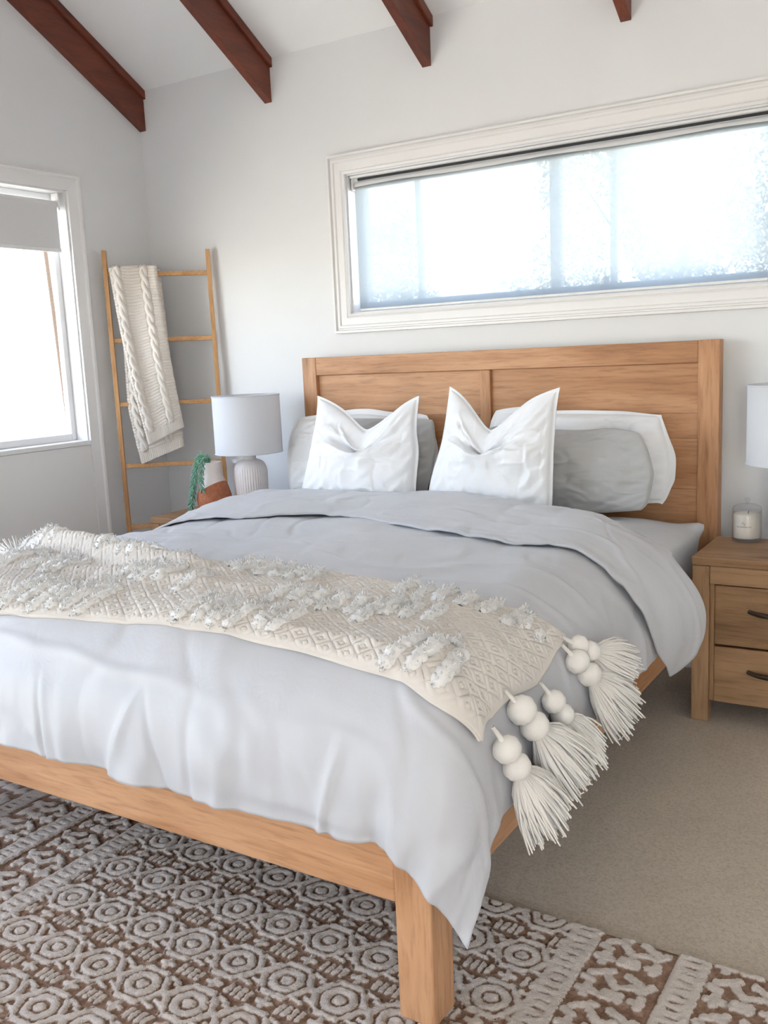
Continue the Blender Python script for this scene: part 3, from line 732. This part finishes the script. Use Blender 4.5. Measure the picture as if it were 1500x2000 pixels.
# tassels
def tassel(top, d, ball_r, skirt, seed, nst=150, nb_=2, spread=.055, out=(1, 0, 0), flat=.6):
    R = np.random.RandomState(seed); top = np.array(top, float); d = np.array(d, float); d /= np.linalg.norm(d)
    out = np.array(out, float); out -= d*(out@d); out /= np.linalg.norm(out); sdv = np.cross(d, out)
    kn = tube('tassel', np.array([top-d*.014-np.array([.006, 0, -.004]), top+d*.006, top+d*.022]), [.004, .0052, .006], M_tassel, tw, 8)
    c = top + d*.018
    for i in range(nb_):
        cc = c + d*ball_r*.86
        u = np.linspace(0, np.pi, 16); v = np.arange(24)/24*2*np.pi
        V = cc + (np.cos(u)[:, None, None]*(-d)*ball_r*.92 + np.sin(u)[:, None, None]*ball_r*(np.cos(v)[None, :, None]*out + np.sin(v)[None, :, None]*sdv))
        nz = .0012*np.sin(v*11)[None, :, None]*np.sin(u)[:, None, None]
        V = V + (V-cc)/ball_r*nz
        fastmesh('ball', V, gridq(16, 24, cv=True, flip=True), M_tassel, kn)
        c = c + d*ball_r*1.72
    parts = []
    for i in range(nst):
        ang = R.rand()*2*np.pi; rr = math.sqrt(R.rand())
        st = c - d*.006 + (out*math.cos(ang)*.55 + sdv*math.sin(ang))*ball_r*.72*rr
        L = skirt*(.82+.25*R.rand()); e = (out*math.cos(ang)*flat + sdv*math.sin(ang))*spread*rr
        wob = (R.rand(3)-.5)*.026
        pts = [st, st+d*L*.3+e*.62, st+d*L*.65+e*.92+wob*.6, st+d*L+e*1.05+wob]
        if R.rand() < .12: pts.append(pts[-1]+(R.rand(3)-.5)*.014)
        parts.append(tubev(np.array(pts), [.0028, .0028, .0026]+[.0018]*(len(pts)-3), 5))
    V, F = joinvf(parts)
    fr_ = mesh('fringe', V, F, M_tassel, kn, smooth=True); fr_['kind'] = 'stuff'
    return kn
def from_cloth(a, b, off): return duvet_pt(np.array([a]), np.array([b]), np.array([off]))[0][0]
TAS = [((1.985, -1.765), (2.205, -1.60), 1.08), ((1.968, -1.735), (2.13, -1.50), .95), ((2.036, -1.952), (2.267, -1.797), .98), ((2.030, -2.115), (2.237, -1.943), 1.15), ((2.080, -2.245), (2.30, -2.093), 1.05)]
for i, (q0, q1, sc) in enumerate(TAS):
    p0 = from_cloth(*q0, .02); p1 = from_cloth(*q1, .035)
    p0 = p0 + np.array([.012, 0, -.004])
    d = (p1-p0)/np.linalg.norm(p1-p0); d = d + np.array([.10, 0, 0])
    tassel(p0, d, .028*sc, .140*sc, 300+i, nst=420, spread=.046*sc)
tassel(from_cloth(.0, -1.77, .035), (-.80, .45, .10), .027, .13, 320, nst=140, spread=.045, out=(0, 0, 1))
tassel(from_cloth(.05, -1.95, .035), (-1, .1, .05), .027, .13, 321, nst=120, spread=.045, out=(0, 0, 1))

# ---------------------------------------------------------------- rug with carved pile
RX0, RX1, RY0, RY1 = .02, 2.87, -4.15, -1.915
rug = thing('rug', 'cream and rust carved-pile rug with ringed eye motifs under the bed foot', 'rug', ((RX0+RX1)/2, (RY0+RY1)/2, FZ))
box('backing', RX0, RX1, RY0, RY1, FZ+.0005, FZ+.005, plain('rug_backing', (.30, .22, .16), .95), rug, 0)
def bar(x, y, cx, cy, L, W, ang, rd=.4):
    c, s = math.cos(ang), math.sin(ang); dx = (x-cx)*c+(y-cy)*s; dy = -(x-cx)*s+(y-cy)*c
    qx = np.abs(dx)-L/2+W*rd; qy = np.abs(dy)-W/2+W*rd
    return np.hypot(np.maximum(qx, 0), np.maximum(qy, 0)) + np.minimum(np.maximum(qx, qy), 0) - W*rd
def hexr(x, y, rx, ry):                      # pointed-oval / hexagon radius, pointing along x
    ax = np.abs(x)/rx; ay = np.abs(y)/ry
    return np.maximum(ay, .62*ax+.50*ay+.12*np.hypot(ax, ay))
PX, PY, EX0, EY0 = .1352, .1575, 1.447, -2.083
def eye_sdf(x, y):
    lx = (x-EX0+PX/2) % PX - PX/2; ly = (y-EY0+PY/2) % PY - PY/2
    ax = np.abs(lx); ay = np.abs(ly)
    h = np.maximum(ay/.0505, ax/.0600+.46*ay/.0505)
    d = np.abs(h-1)*.048-.0056                            # outer six-sided bracket
    d = np.maximum(d, -bar(ax, ay, .036, .050, .010, .026, .6)) # opened at its shoulders
    r2 = np.hypot(lx/1.06, ly); r2 = np.maximum(r2*.93, np.maximum(ay, .82*ax+.5*ay)*.95)
    d = np.minimum(d, np.abs(r2-.0275)-.0066)
    d = np.minimum(d, np.hypot(lx/1.15, ly)-.0115)
    ly2 = (y-EY0) % PY - PY/2                             # plus sign between the rows
    d = np.minimum(d, bar(lx, ly2, 0, 0, .040, .010, 0)); d = np.minimum(d, bar(lx, ly2, 0, 0, .034, .010, math.pi/2))
    hx = (x-EX0) % PX - PX/2; hy = ly2                    # bar block and slanting pairs in the gaps
    for i in range(4): d = np.minimum(d, bar(hx, hy, -.0255+i*.017, .0, .031, .0078, math.pi/2-.10))
    for sg in (-1, 1):
        d = np.minimum(d, bar(hx, hy, -.010, sg*.0355, .034, .0066, -.26)); d = np.minimum(d, bar(hx, hy, .010, sg*.0485, .028, .0066, -.26))
    hz = (y-EY0+PY/2) % PY - PY/2
    return np.minimum(d, bar(hx, hz, 0, 0, .014, .008, math.pi/2))
def ladder_sdf(x, y, xc):                    # cream stripe with rust dashes
    d = np.abs(x-xc)-.033
    ly = (y+3.0) % .0245 - .01225
    dash = bar(x-xc, ly, 0, 0, .034, .0085, 0)
    line = np.abs(np.abs(x-xc)-.0345)-.0016
    return np.maximum(np.maximum(d, -dash), -line)
def band_sdf(x, y, xc, sh):                  # crosses, brackets and bars
    p = .118; ly = (y+sh+p/2) % p - p/2; lx = x-xc; d = np.full(np.shape(x), 1.0)
    d = np.minimum(d, bar(lx, ly, -.052, .0, .044, .013, 0)); d = np.minimum(d, bar(lx, ly, -.052, .0, .042, .013, math.pi/2))
    for i in range(3): d = np.minimum(d, bar(lx, ly, .000+(i-1)*.015, .004, .028, .011, math.pi/2))
    d = np.minimum(d, bar(lx, ly, .056, .006, .040, .013, math.pi/2)); d = np.minimum(d, bar(lx, ly, .050, .006, .030, .011, 0))
    l2 = (y+sh) % p - p/2
    d = np.minimum(d, bar(lx, l2, -.040, .010, .058, .012, .55)); d = np.minimum(d, bar(lx, l2, -.012, -.012, .050, .012, -.9))
    d = np.minimum(d, bar(lx, l2, .028, .012, .046, .012, -.5)); d = np.minimum(d, bar(lx, l2, .058, -.006, .040, .013, .9))
    d = np.minimum(d, bar(lx, l2, -.060, -.022, .030, .011, -.4)); d = np.minimum(d, bar(lx, l2, .022, -.016, .03, .010, .35))
    return np.maximum(d-.0022, np.abs(lx)-.079)
def rug_pat(x, y):
    m = np.abs(x-1.443)
    d = np.where(m < .607, eye_sdf(x, y), 1.0)
    for k in range(4):
        xc = .641+k*.237; d = np.minimum(d, ladder_sdf(m, y, xc)); d = np.minimum(d, band_sdf(m, y, xc+.116, .031*k))
    return d
def rug_patch(x0, x1, y0, y1, st):
    nx, ny = int((x1-x0)/st)+1, int((y1-y0)/st)+1
    X, Y = np.meshgrid(np.linspace(x0, x1, nx), np.linspace(y0, y1, ny), indexing='ij')
    Xn = X+.0022*noise2(X*160, Y*160, 3)+.0016*noise2(X*330, Y*330, 4); Yn = Y+.0022*noise2(X*160, Y*160, 5)+.0016*noise2(X*330, Y*330, 6)
    d = rug_pat(Xn, Yn)
    f = sst(-d, -.0042, .0010)
    ed = np.minimum(np.minimum(X-RX0, RX1-X), np.minimum(Y-RY0, RY1-Y))
    f = f*1.0
    Z = FZ + .0085 + .0075*f + .0010*noise2(X*210, Y*210, 8) + .0016*f*noise2(X*60, Y*60, 9)
    Z = np.where(ed < .004, FZ+.005, Z)
    return np.stack([X, Y, Z], -1), f, nx, ny
for i, a in enumerate(((.45, RX1, -3.0, RY1, .0034), (RX0, .45, -3.0, RY1, .012), (RX0, RX1, RY0, -3.0, .011))):
    V, f, nx, ny = rug_patch(*a)
    o = fastmesh('pile', V, gridq(nx, ny), M_rug, rug); o['kind'] = 'stuff'
    at = o.data.attributes.new('pile', 'FLOAT', 'POINT'); at.data.foreach_set('value', f.ravel().astype(np.float32))

# ---------------------------------------------------------------- ladder in the corner
LTL = np.array([-1.000, -.372, 1.878]); LTR = np.array([-.610, -.034, 1.872]); LBL = np.array([-.945, -.415, FZ]); LBR = np.array([-.555, -.080, FZ])
le = (LTR-LTL); LW = np.linalg.norm(le); le /= LW
ldn = (LBL+LBR-LTL-LTR)/2; LD = np.linalg.norm(ldn); ldn /= LD
ln = np.cross(ldn, le); ln /= np.linalg.norm(ln)
if ln[1] > 0: ln = -ln
ladder = thing('blanket_ladder', 'slim bamboo ladder leaning across the room corner', 'ladder', tuple((LBL+LBR)/2))
def beam3(name, p0, p1, wv, w, dv_, dd, m, parent, bev=.002):
    V = []
    for p in (p0, p1):
        for a, b in ((-1, -1), (1, -1), (1, 1), (-1, 1)): V.append(p+wv*a*w/2+dv_*b*dd/2)
    o = mesh(name, V, [(3, 2, 1, 0), (4, 5, 6, 7), (0, 1, 5, 4), (1, 2, 6, 5), (2, 3, 7, 6), (3, 0, 4, 7)], m, parent)
    bm = bmesh.new(); bm.from_mesh(o.data); bmesh.ops.recalc_face_normals(bm, faces=bm.faces); bm.to_mesh(o.data); bm.free()
    return bevel_obj(o, bev) if bev else o
def lad3(u, k, off=0.0):
    u = np.asarray(u, float)[..., None]; k = np.asarray(k, float)[..., None]; off = np.asarray(off, float)[..., None]
    return LTL + le*u + ldn*k + ln*off
for a, b in ((LTL, LBL), (LTR, LBR)):
    beam3('ladder_rail', a + ln*.0, b + np.array([0, 0, .002]), le, .022, ln, .030, bwood('z'), ladder)
for k in (.118, .448, .772, 1.09, 1.41, 1.72):
    fa_ = k/LD; p0 = LTL+(LBL-LTL)*fa_; p1 = LTR+(LBR-LTR)*fa_; dd = (p1-p0)/np.linalg.norm(p1-p0)
    beam3('ladder_rung', p0+dd*.0112, p1-dd*.0112, ldn, .022, ln, .020, bwood('x'), ladder)

# ---------------------------------------------------------------- knitted blanket over the top rung
kb = thing('knit_blanket', 'chunky cream cable-knit blanket hanging over the ladder\'s top rung', 'blanket', tuple(lad3(.15, .10)))
def knit_h(u, v, L):
    """u 0..1 across, v metres down; returns relief"""
    x = u*.30
    rib = .5+.5*np.cos(v/.0155*2*np.pi + 1.0*np.sin(x*40))
    h = .0065*rib
    def cable(xc, w):
        ph = v/.062*2*np.pi; c1 = .006*np.sin(ph)
        r = 0
        for q in (0, np.pi):
            cc = xc + w*.42*np.sin(ph*.5+q); r = np.maximum(r, np.exp(-((x-cc)/(w*.34))**2)*(.75+.25*np.cos(ph*.5+q)))
        m = sst(np.abs(x-xc), w*1.15, w*.85)
        return r, m
    for xc in (.215, .045):
        r, m = cable(xc, .030); h = h*(1-m) + m*.016*r
    hem = sst(v, L-.062, L-.052)
    h = h*(1-hem) + hem*(.0055*(.5+.5*np.cos(x/.0125*2*np.pi)))
    return h + .0006*noise2(x*700, v*700, 12)
def knit_layer(name, uL, uR, kTop, kBot, off, front, nu=150, nv=430, L=.86, wav=0.0):
    """uL,uR: (k list, value list) of edges on the ladder plane; off(k,u) distance from it"""
    uu, tt_ = np.meshgrid(np.linspace(0, 1, nu), np.linspace(0, 1, nv), indexing='ij')
    kb_ = kTop + (kBot(uu)-kTop)*tt_
    a = smooth_interp(kb_, *uL); b = smooth_interp(kb_, *uR)
    U = a+(b-a)*uu
    rel = knit_h(uu, tt_*L, L)
    of = off(kb_, uu)
    edge_ = np.minimum(uu, 1-uu); of = of - .012*(1-sst(edge_, 0, .06))*np.sign(front)
    V = lad3(U, kb_, of + front*rel)
    o = fastmesh(name, V, gridq(nu, nv), M_knit, kb)
    sm = o.modifiers.new('thick', 'SOLIDIFY'); sm.thickness = .008; sm.offset = -1 if True else 1
    return o
def off_front(k, u):
    return .024 + .020*np.sin(np.clip((k-.1)/.9, 0, 1)*np.pi) + .006*np.sin(u*7+k*4) + .006*fbm(u*3, k*4, 61, 2) + .03*sst(k, .3, .9)*(1-u)**2
def off_back(k, u):
    return -.022 + .028*sst(k, .15, .95) + .0*u
knit_layer('front_layer', ([0, .07, .41, .65, .81, .98, 1.2], [.018, .020, .053, .084, .112, .142, .16]), ([0, .08, .30, .53, .75, .90, 1.2], [.252, .254, .268, .284, .305, .326, .34]), .085, lambda u: .985-.085*u, off_front, 1, L=.88)
knit_layer('back_layer', ([0, .2, .5, .80, 1.0, 1.2], [.045, .050, .055, .052, .082, .11]), ([0, .2, .6, .95, 1.2], [.262, .270, .285, .315, .33]), .095, lambda u: 1.085-.085*u, off_back, 1, L=.98)
# fold over the rung
uu, pp = np.meshgrid(np.linspace(0, 1, 120), np.linspace(-.15*np.pi, 1.15*np.pi, 40), indexing='ij')
U = .019+(.254-.019)*uu; rr = .024+knit_h(uu, pp*.024+.3, 9)*1.0
V = lad3(U, .100-np.sin(pp)*rr*.85, np.cos(pp)*rr)
fastmesh('top_fold', V, gridq(120, 40), M_knit, kb)

# ---------------------------------------------------------------- nightstands
def nightstand(x0, label):
    W, D, H = .60, .38, .5645; yf = -.558; x1 = x0+W; yb = yf+D
    r = thing('nightstand', label, 'nightstand', (x0+W/2, yf+D/2, FZ), 'wooden nightstands')
    m = .0005
    for xa in (x0, x1-.058):
        for ya_ in (yf, yb-.058): box('leg', xa, xa+.058, ya_, ya_+.058, FZ+.0005, .533, nwood('z'), r, .004)
    box('top', x0-.002, x1+.002, yf-.003, yb, .5335, H, nwood('x'), r, .005)
    box('front_rail', x0+.0585, x1-.0585, yf+.003, yf+.03, .470, .533, nwood('x'), r, .003)
    for xa, xb in ((x0+.0585, x0+.0735), (x1-.0735, x1-.0585)): box('inner_stile', xa, xb, yf+.014, yf+.04, .048, .4695, nwood('z'), r, .002)
    for xa in (x0+.008, x1-.026): box('side_panel', xa, xa+.018, yf+.0585, yb-.0585, .055, .533, nwood('y'), r, .002)
    box('back_panel', x0+.0585, x1-.0585, yb-.02, yb-.006, .055, .533, nwood('x'), r, .002)
    box('bottom_board', x0+.0585, x1-.0585, yf+.041, yb-.021, .055, .069, nwood('x'), r, .002)
    for za, zb_ in ((.256, .466), (.048, .248)):
        d = box('drawer', x0+.074, x1-.074, yf+.010, yf+.3, za, zb_, nwood('x'), r, .004)
        zc = (za+zb_)/2+.022; xc = (x0+x1)/2; t = np.linspace(-1, 1, 15)
        pts = [(xc+.112*q, yf+.010-.024*(1-abs(q)**4), zc-.006*(1-q*q)) for q in t]
        V, F = tubev(pts, [.0075+.002*(1-abs(q)) for q in t], 10)
        mesh('handle', V, F, M_bronze, d, smooth=True)
    return r
nightstand(1.968, 'wooden two-drawer nightstand holding the glass candle')
nightstand(-.637, 'wooden nightstand between ladder and bed, holding the potted succulent, mostly hidden by duvet')

# ---------------------------------------------------------------- lamps
def table_lamp(c, label, tagged):
    x, y, z = c; z += .0006
    r = thing('table_lamp', label, 'lamp', c, 'ribbed table lamps')
    pr = [(.0, 0), (.066, 0), (.070, .004), (.074, .02)] + [(.074+.006*math.sin(min(1, i/10)*math.pi*.5), .02+i*.0182) for i in range(1, 11)] + [(.0795, .212), (.0775, .226), (.073, .239), (.066, .250), (.056, .258), (.045, .263), (.036, .266), (.031, .270), (.030, .284), (.026, .286), (.0, .286)]
    lathe('ribbed_base', pr, (x, y, z), M_ceramic, r, n=192, ribs=40, amp=.0042, zr=(.035, .232))
    lathe('neck', [(.0, .286), (.017, .286), (.017, .300), (.012, .304), (.012, .33), (.0, .33)], (x, y, z), M_metal, r, n=32)
    R, zb_, zt = .161, .298, .572
    prof_s = [(R, zb_), (R, zt), (R-.002, zt+.001), (R-.004, zt), (R-.004, zb_), (R-.002, zb_-.001), (R, zb_)]
    sh = lathe('shade', prof_s, (x, y, z), M_shade, r, n=96)
    for zq in (zt-.001, zb_+.001):
        a = np.linspace(0, 2*np.pi, 65)[:-1]; V = []
        tor = []
        for t in a:
            for s in np.arange(8)/8*2*np.pi: tor.append((x+(R+.001+.0022*math.cos(s))*math.cos(t), y+(R+.001+.0022*math.cos(s))*math.sin(t), z+zq+.0022*math.sin(s)))
        fastmesh('rim_tape', np.array(tor), gridq(64, 8, cu=True, cv=True), M_shade, sh)
    for t in (0, 2.094, 4.189): tube('spider_arm', [(x, y, z+.50), (x+(R-.004)*math.cos(t), y+(R-.004)*math.sin(t), z+.545)], .002, M_metal, sh, 6)
    lathe('bulb', [(0, .33), (.013, .33), (.014, .35), (.028, .385), (.030, .405), (.024, .427), (.010, .438), (0, .44)], (x, y, z), M_plastic, r, n=24)
    if tagged:
        box('paper_tag', x-.064, x-.038, y-.052, y-.051, z+.252, z+.272, M_plastic, r, 0)
    return r
table_lamp((-.185, -.315, .5645), 'white drum-shade lamp with ribbed pale base beside the potted succulent', True)
table_lamp((2.255, -.31, .5645), 'white drum-shade lamp standing behind the glass candle', False)

# ---------------------------------------------------------------- candle in a jar
cx, cy, cz = 2.083, -.232, .5651
cd = thing('candle_jar', 'cream candle in a clear glass jar with domed lid on the nightstand', 'candle', (cx, cy, cz))
lathe('jar', [(0, .001), (.046, .001), (.050, .004), (.0515, .010), (.0515, .108), (.0505, .112), (.0485, .112), (.0485, .012), (.046, .009), (0, .009)], (cx, cy, cz), M_glass, cd, n=64)
lathe('wax', [(0, .012), (.046, .012), (.0478, .016), (.0478, .098), (.046, .100), (0, .100)], (cx, cy, cz), M_wax, cd, n=64)
lathe('base_ring', [(.030, .0005), (.048, .0005), (.050, .004), (.049, .0085), (.030, .0085)], (cx, cy, cz), M_glass, cd, n=64)
ld = lathe('lid', [(.0515, .1125), (.0515, .118), (.047, .127), (.034, .134), (.016, .138), (0, .1385)], (cx, cy, cz), M_glass, cd, n=64)
lathe('lid_knob', [(0, .1385), (.006, .1385), (.005, .143), (.010, .150), (.010, .155), (.005, .160), (0, .161)], (cx, cy, cz), M_glass, ld, n=32)
tube('wick', [(cx+.004, cy-.002, cz+.100), (cx+.004, cy-.002, cz+.108), (cx+.006, cy-.002, cz+.111)], .0012, M_dark, cd, 6)
ang0 = math.atan2(CAM[1]-cy, CAM[0]-cx) - .22
def on_jar(t, z, r=.0519): return (cx+r*math.cos(t), cy+r*math.sin(t), cz+z)
parts = []
R_ = random.Random(3); t = ang0-.50
while t < ang0+.50:                           # one line of tiny illegible capitals
    w = R_.uniform(.035, .06); h = .0042
    for q in range(R_.choice((2, 2, 3))):
        ta = t+q*w*.42; parts.append(([on_jar(ta, .056), on_jar(ta+.014, .056), on_jar(ta+.014, .056+h), on_jar(ta, .056+h)], [(0, 1, 2, 3)]))
    zz_ = .056+R_.choice((0, h*.5, h*.8)); parts.append(([on_jar(t, zz_), on_jar(t+w*.8, zz_), on_jar(t+w*.8, zz_+.0011), on_jar(t, zz_+.0011)], [(0, 1, 2, 3)]))
    t += w+.022
for i in range(7):                            # small sprig emblem above it
    ta = ang0-.12+i*.035; za = .068+.004*math.sin(i*1.1)
    parts.append(([on_jar(ta, za), on_jar(ta+.03, za+.001), on_jar(ta+.026, za+.005), on_jar(ta-.004, za+.003)], [(0, 1, 2, 3)]))
V, F = joinvf(parts); mesh('printed_label', V, F, M_print, cd)

# ---------------------------------------------------------------- potted succulent
px, py, pz = -.322, -.432, .5651
pp_ = thing('potted_succulent', 'trailing green succulent in a half-dipped white and terracotta pot', 'plant', (px, py, pz))
lathe('pot', [(0, 0), (.055, 0), (.066, .006), (.080, .055), (.084, .085), (.082, .105), (.070, .145), (.052, .185), (.045, .20), (.044, .215), (.047, .262), (.0455, .264), (.041, .262), (.039, .215), (.0, .21)], (px, py, pz), M_pot, pp_, n=64)
lathe('soil', [(0, .246), (.0395, .245)], (px, py, pz), M_soil, pp_, n=24)
def leafv(p, d, upv, L, w):
    d = d/np.linalg.norm(d); sdv = np.cross(d, upv); sdv /= np.linalg.norm(sdv)+1e-9; u2 = np.cross(sdv, d)
    V = []; ks = ((0, .25), (.3, .9), (.65, 1.0), (.9, .55), (1.0, .08)); n = 6
    for t, r in ks:
        for q in np.arange(n)/n*2*np.pi: V.append(p + d*L*t + u2*L*.22*t*t + (sdv*math.cos(q) + u2*math.sin(q)*.8)*w*r)
    F = [tuple(q) for q in gridq(5, n, cv=True)] + [tuple(range(n))[::-1], tuple(range(4*n, 5*n))]
    return V, F
tl = np.array([-.74, -.67, 0]); tl /= np.linalg.norm(tl)   # towards picture-left side of the pot
sidev = np.array([.67, -.74, 0])
def strand(pts, seed, spacing=.0066):
    P = np.array(pts, float); seg = np.linspace(0, len(P)-1, 40); P = np.stack([np.interp(seg, np.arange(len(pts)), P[:, i]) for i in range(3)], -1)
    k = np.ones(5)/5; P[2:-2] = np.stack([np.convolve(P[:, i], k, 'valid') for i in range(3)], -1)
    st = tube('stem', P, .0028, M_leaf, pp_, 6)
    L = np.concatenate([[0], np.cumsum(np.linalg.norm(np.diff(P, axis=0), axis=1))]); R = np.random.RandomState(seed); i = 0; q = 0.004
    while q < L[-1]:
        p = np.array([np.interp(q, L, P[:, j]) for j in range(3)]); p2 = np.array([np.interp(q+.004, L, P[:, j]) for j in range(3)]); t = p2-p; t /= np.linalg.norm(t)+1e-9
        a = i*2.4+R.rand()*.3; ref = np.cross(t, [.3, .8, .1]); ref /= np.linalg.norm(ref); bi = np.cross(t, ref)
        o = ref*math.cos(a)+bi*math.sin(a)
        V, F = leafv(p+o*.002, o*.85+t*.62, t, .023*(.8+.35*R.rand()), .0042)
        mesh('leaf', V, F, M_leaf, st, smooth=True)
        i += 1; q += spacing*.62
top = np.array([px, py, pz+.25])
dl = np.array([-.84, -.54, 0.0]); dr = np.array([.3, -.95, 0.])
def T(a, b, z): return (px + dl[0]*a + dr[0]*b, py + dl[1]*a + dr[1]*b, pz+z)
strand([T(.005, .0, .25), T(.022, .012, .288), T(.044, .016, .296), T(.062, .020, .265), T(.075, .024, .20), T(.088, .03, .13), T(.098, .034, .06), T(.102, .036, .034)], 1)
strand([T(.0, .018, .25), T(.008, .036, .285), T(.016, .052, .292), T(.024, .064, .25), T(.026, .075, .19), T(.020, .086, .135)], 2)
strand([T(.016, .006, .25), T(.03, .008, .296), T(.058, .004, .300), T(.078, .004, .25), T(.092, .008, .18), T(.105, .012, .10), T(.114, .014, .05)], 3)

# ---------------------------------------------------------------- outside
gd = box('garden_ground', -14, 14, -16, 16, -.30, -.125, M_ground, bev=0); gd['kind'] = 'structure'
def tree(loc, crown, nleaf, label, seed, ls=.085, h=None, holes=0):
    """crown = list of ellipsoids (cx,cy,cz,rx,ry,rz) in world coordinates"""
    R = np.random.RandomState(seed); r = thing('tree', label, 'tree', (loc[0], loc[1], -.125), 'trees behind the long window')
    cz_ = np.mean([c[2] for c in crown])
    tube('trunk', [(loc[0], loc[1], -.124), (loc[0]+.05, loc[1], cz_*.5), (loc[0]-.03, loc[1]+.04, cz_)], [.11, .085, .05], M_bark, r, 10)
    for c in crown[:5]: tube('branch', [(loc[0], loc[1], cz_*.55), ((loc[0]+c[0])/2, (loc[1]+c[1])/2, (cz_*.6+c[2])/2), (c[0], c[1], c[2])], [.02, .014, .008], M_bark, r, 7)
    vol = np.array([c[3]*c[4]*c[5] for c in crown])**.7; vol /= vol.sum()
    idx = R.choice(len(crown), nleaf, p=vol); C = np.array(crown)[idx]
    d = R.randn(nleaf, 3); d /= np.linalg.norm(d, axis=1, keepdims=True); rad = R.rand(nleaf)**.45
    pos = C[:, :3] + d*rad[:, None]*C[:, 3:]
    n1 = noise2(pos[:, 0]*2.3+9, pos[:, 2]*2.3+pos[:, 1]*1.7, seed)
    keep = n1 > -.45; pos = pos[keep]; N = len(pos)
    u = R.randn(N, 3); u /= np.linalg.norm(u, axis=1, keepdims=True); v = np.cross(u, R.randn(N, 3)); v /= np.linalg.norm(v, axis=1, keepdims=True); w = np.cross(u, v)
    L = (ls*(.7+.6*R.rand(N)))[:, None]
    a = pos-u*L*.5; b = pos+v*L*.22+w*L*.06; c = pos+u*L*.5; e = pos-v*L*.22+w*L*.06
    V = np.stack([a, b, c, e], 1).reshape(-1, 3); Q = np.arange(4*N).reshape(N, 4)
    Tq = np.concatenate([Q[:, [0, 1, 2]], Q[:, [0, 2, 3]]])
    o = fastmesh('foliage', V, Tq, M_leaves, r, smooth=False); o['kind'] = 'stuff'
    return r
tree((-2.55, 5.0), [(-2.55, 5, 2.15, .42, .5, .8), (-2.45, 5, 1.3, .55, .6, .9), (-2.6, 5.1, 2.6, .22, .3, .32)], 9000, 'narrow leafy tree seen through the narrow end pane of the long window', 11, .062)
tree((.4, 5.4), [(-.75, 5.2, 1.75, .65, .7, .75), (-.55, 5.2, 2.9, .42, .5, .7), (.1, 5.3, 2.4, .8, .8, .95), (.9, 5.6, 2.2, 1.0, .9, 1.2), (.3, 5.6, 1.2, 1.3, .9, .9), (1.7, 5.6, 2.4, .8, .8, 1.2), (-.2, 5.4, 3.1, .55, .6, .6), (.2, 5.9, 2.0, 1.3, .4, 1.2)], 42000, 'broad bushy tree filling most of the long window', 12, .062)
# patio curtains, post and wall beyond the side window
def curtain(label, y0, y1, x, z0, z1, sweep, seed, folds=7):
    u, v = np.meshgrid(np.linspace(0, 1, 90), np.linspace(0, 1, 40), indexing='ij')
    s = sweep*v**1.3
    Y = y0+(y1-y0)*u*(1-.25*v) + s; X = x+.016*np.sin(u*folds*2*np.pi+seed)*(1-.3*v)+.02*np.sin(u*3+v*2)
    V = np.stack([X, Y, z1+(z0-z1)*v], -1)
    o = fastmesh('patio_curtain', V, gridq(90, 40), M_curtain); 
    return tag(o, label, 'curtain', 'patio curtains')
curtain('sheer white patio curtain beside the brown pole outside the side window', -.02, .22, -2.12, -.12, 2.5, .18, .4, 4)
curtain('wide swept sheer white curtain outside the side window, away from brown pole', -.62, -.30, -1.9, -.12, 2.5, .34, 1.1, 5)
tag(tube('garden_pole', [(-1.85, -.055, 2.45), (-1.85, -.035, 1.957), (-1.85, -.015, 1.5), (-1.85, .0, 1.02), (-1.85, .01, -.124)], [.012, .012, .012, .009, .006], plain('brown_cane', (.15, .095, .06), .7)), 'thin brown cane pole standing outside the side window', 'pole')
tag(box('garden_wall', -5.2, -5.0, -5, 6, -.124, 1.5, M_render, bev=.01), 'pale rendered garden wall beyond the side window', 'wall')
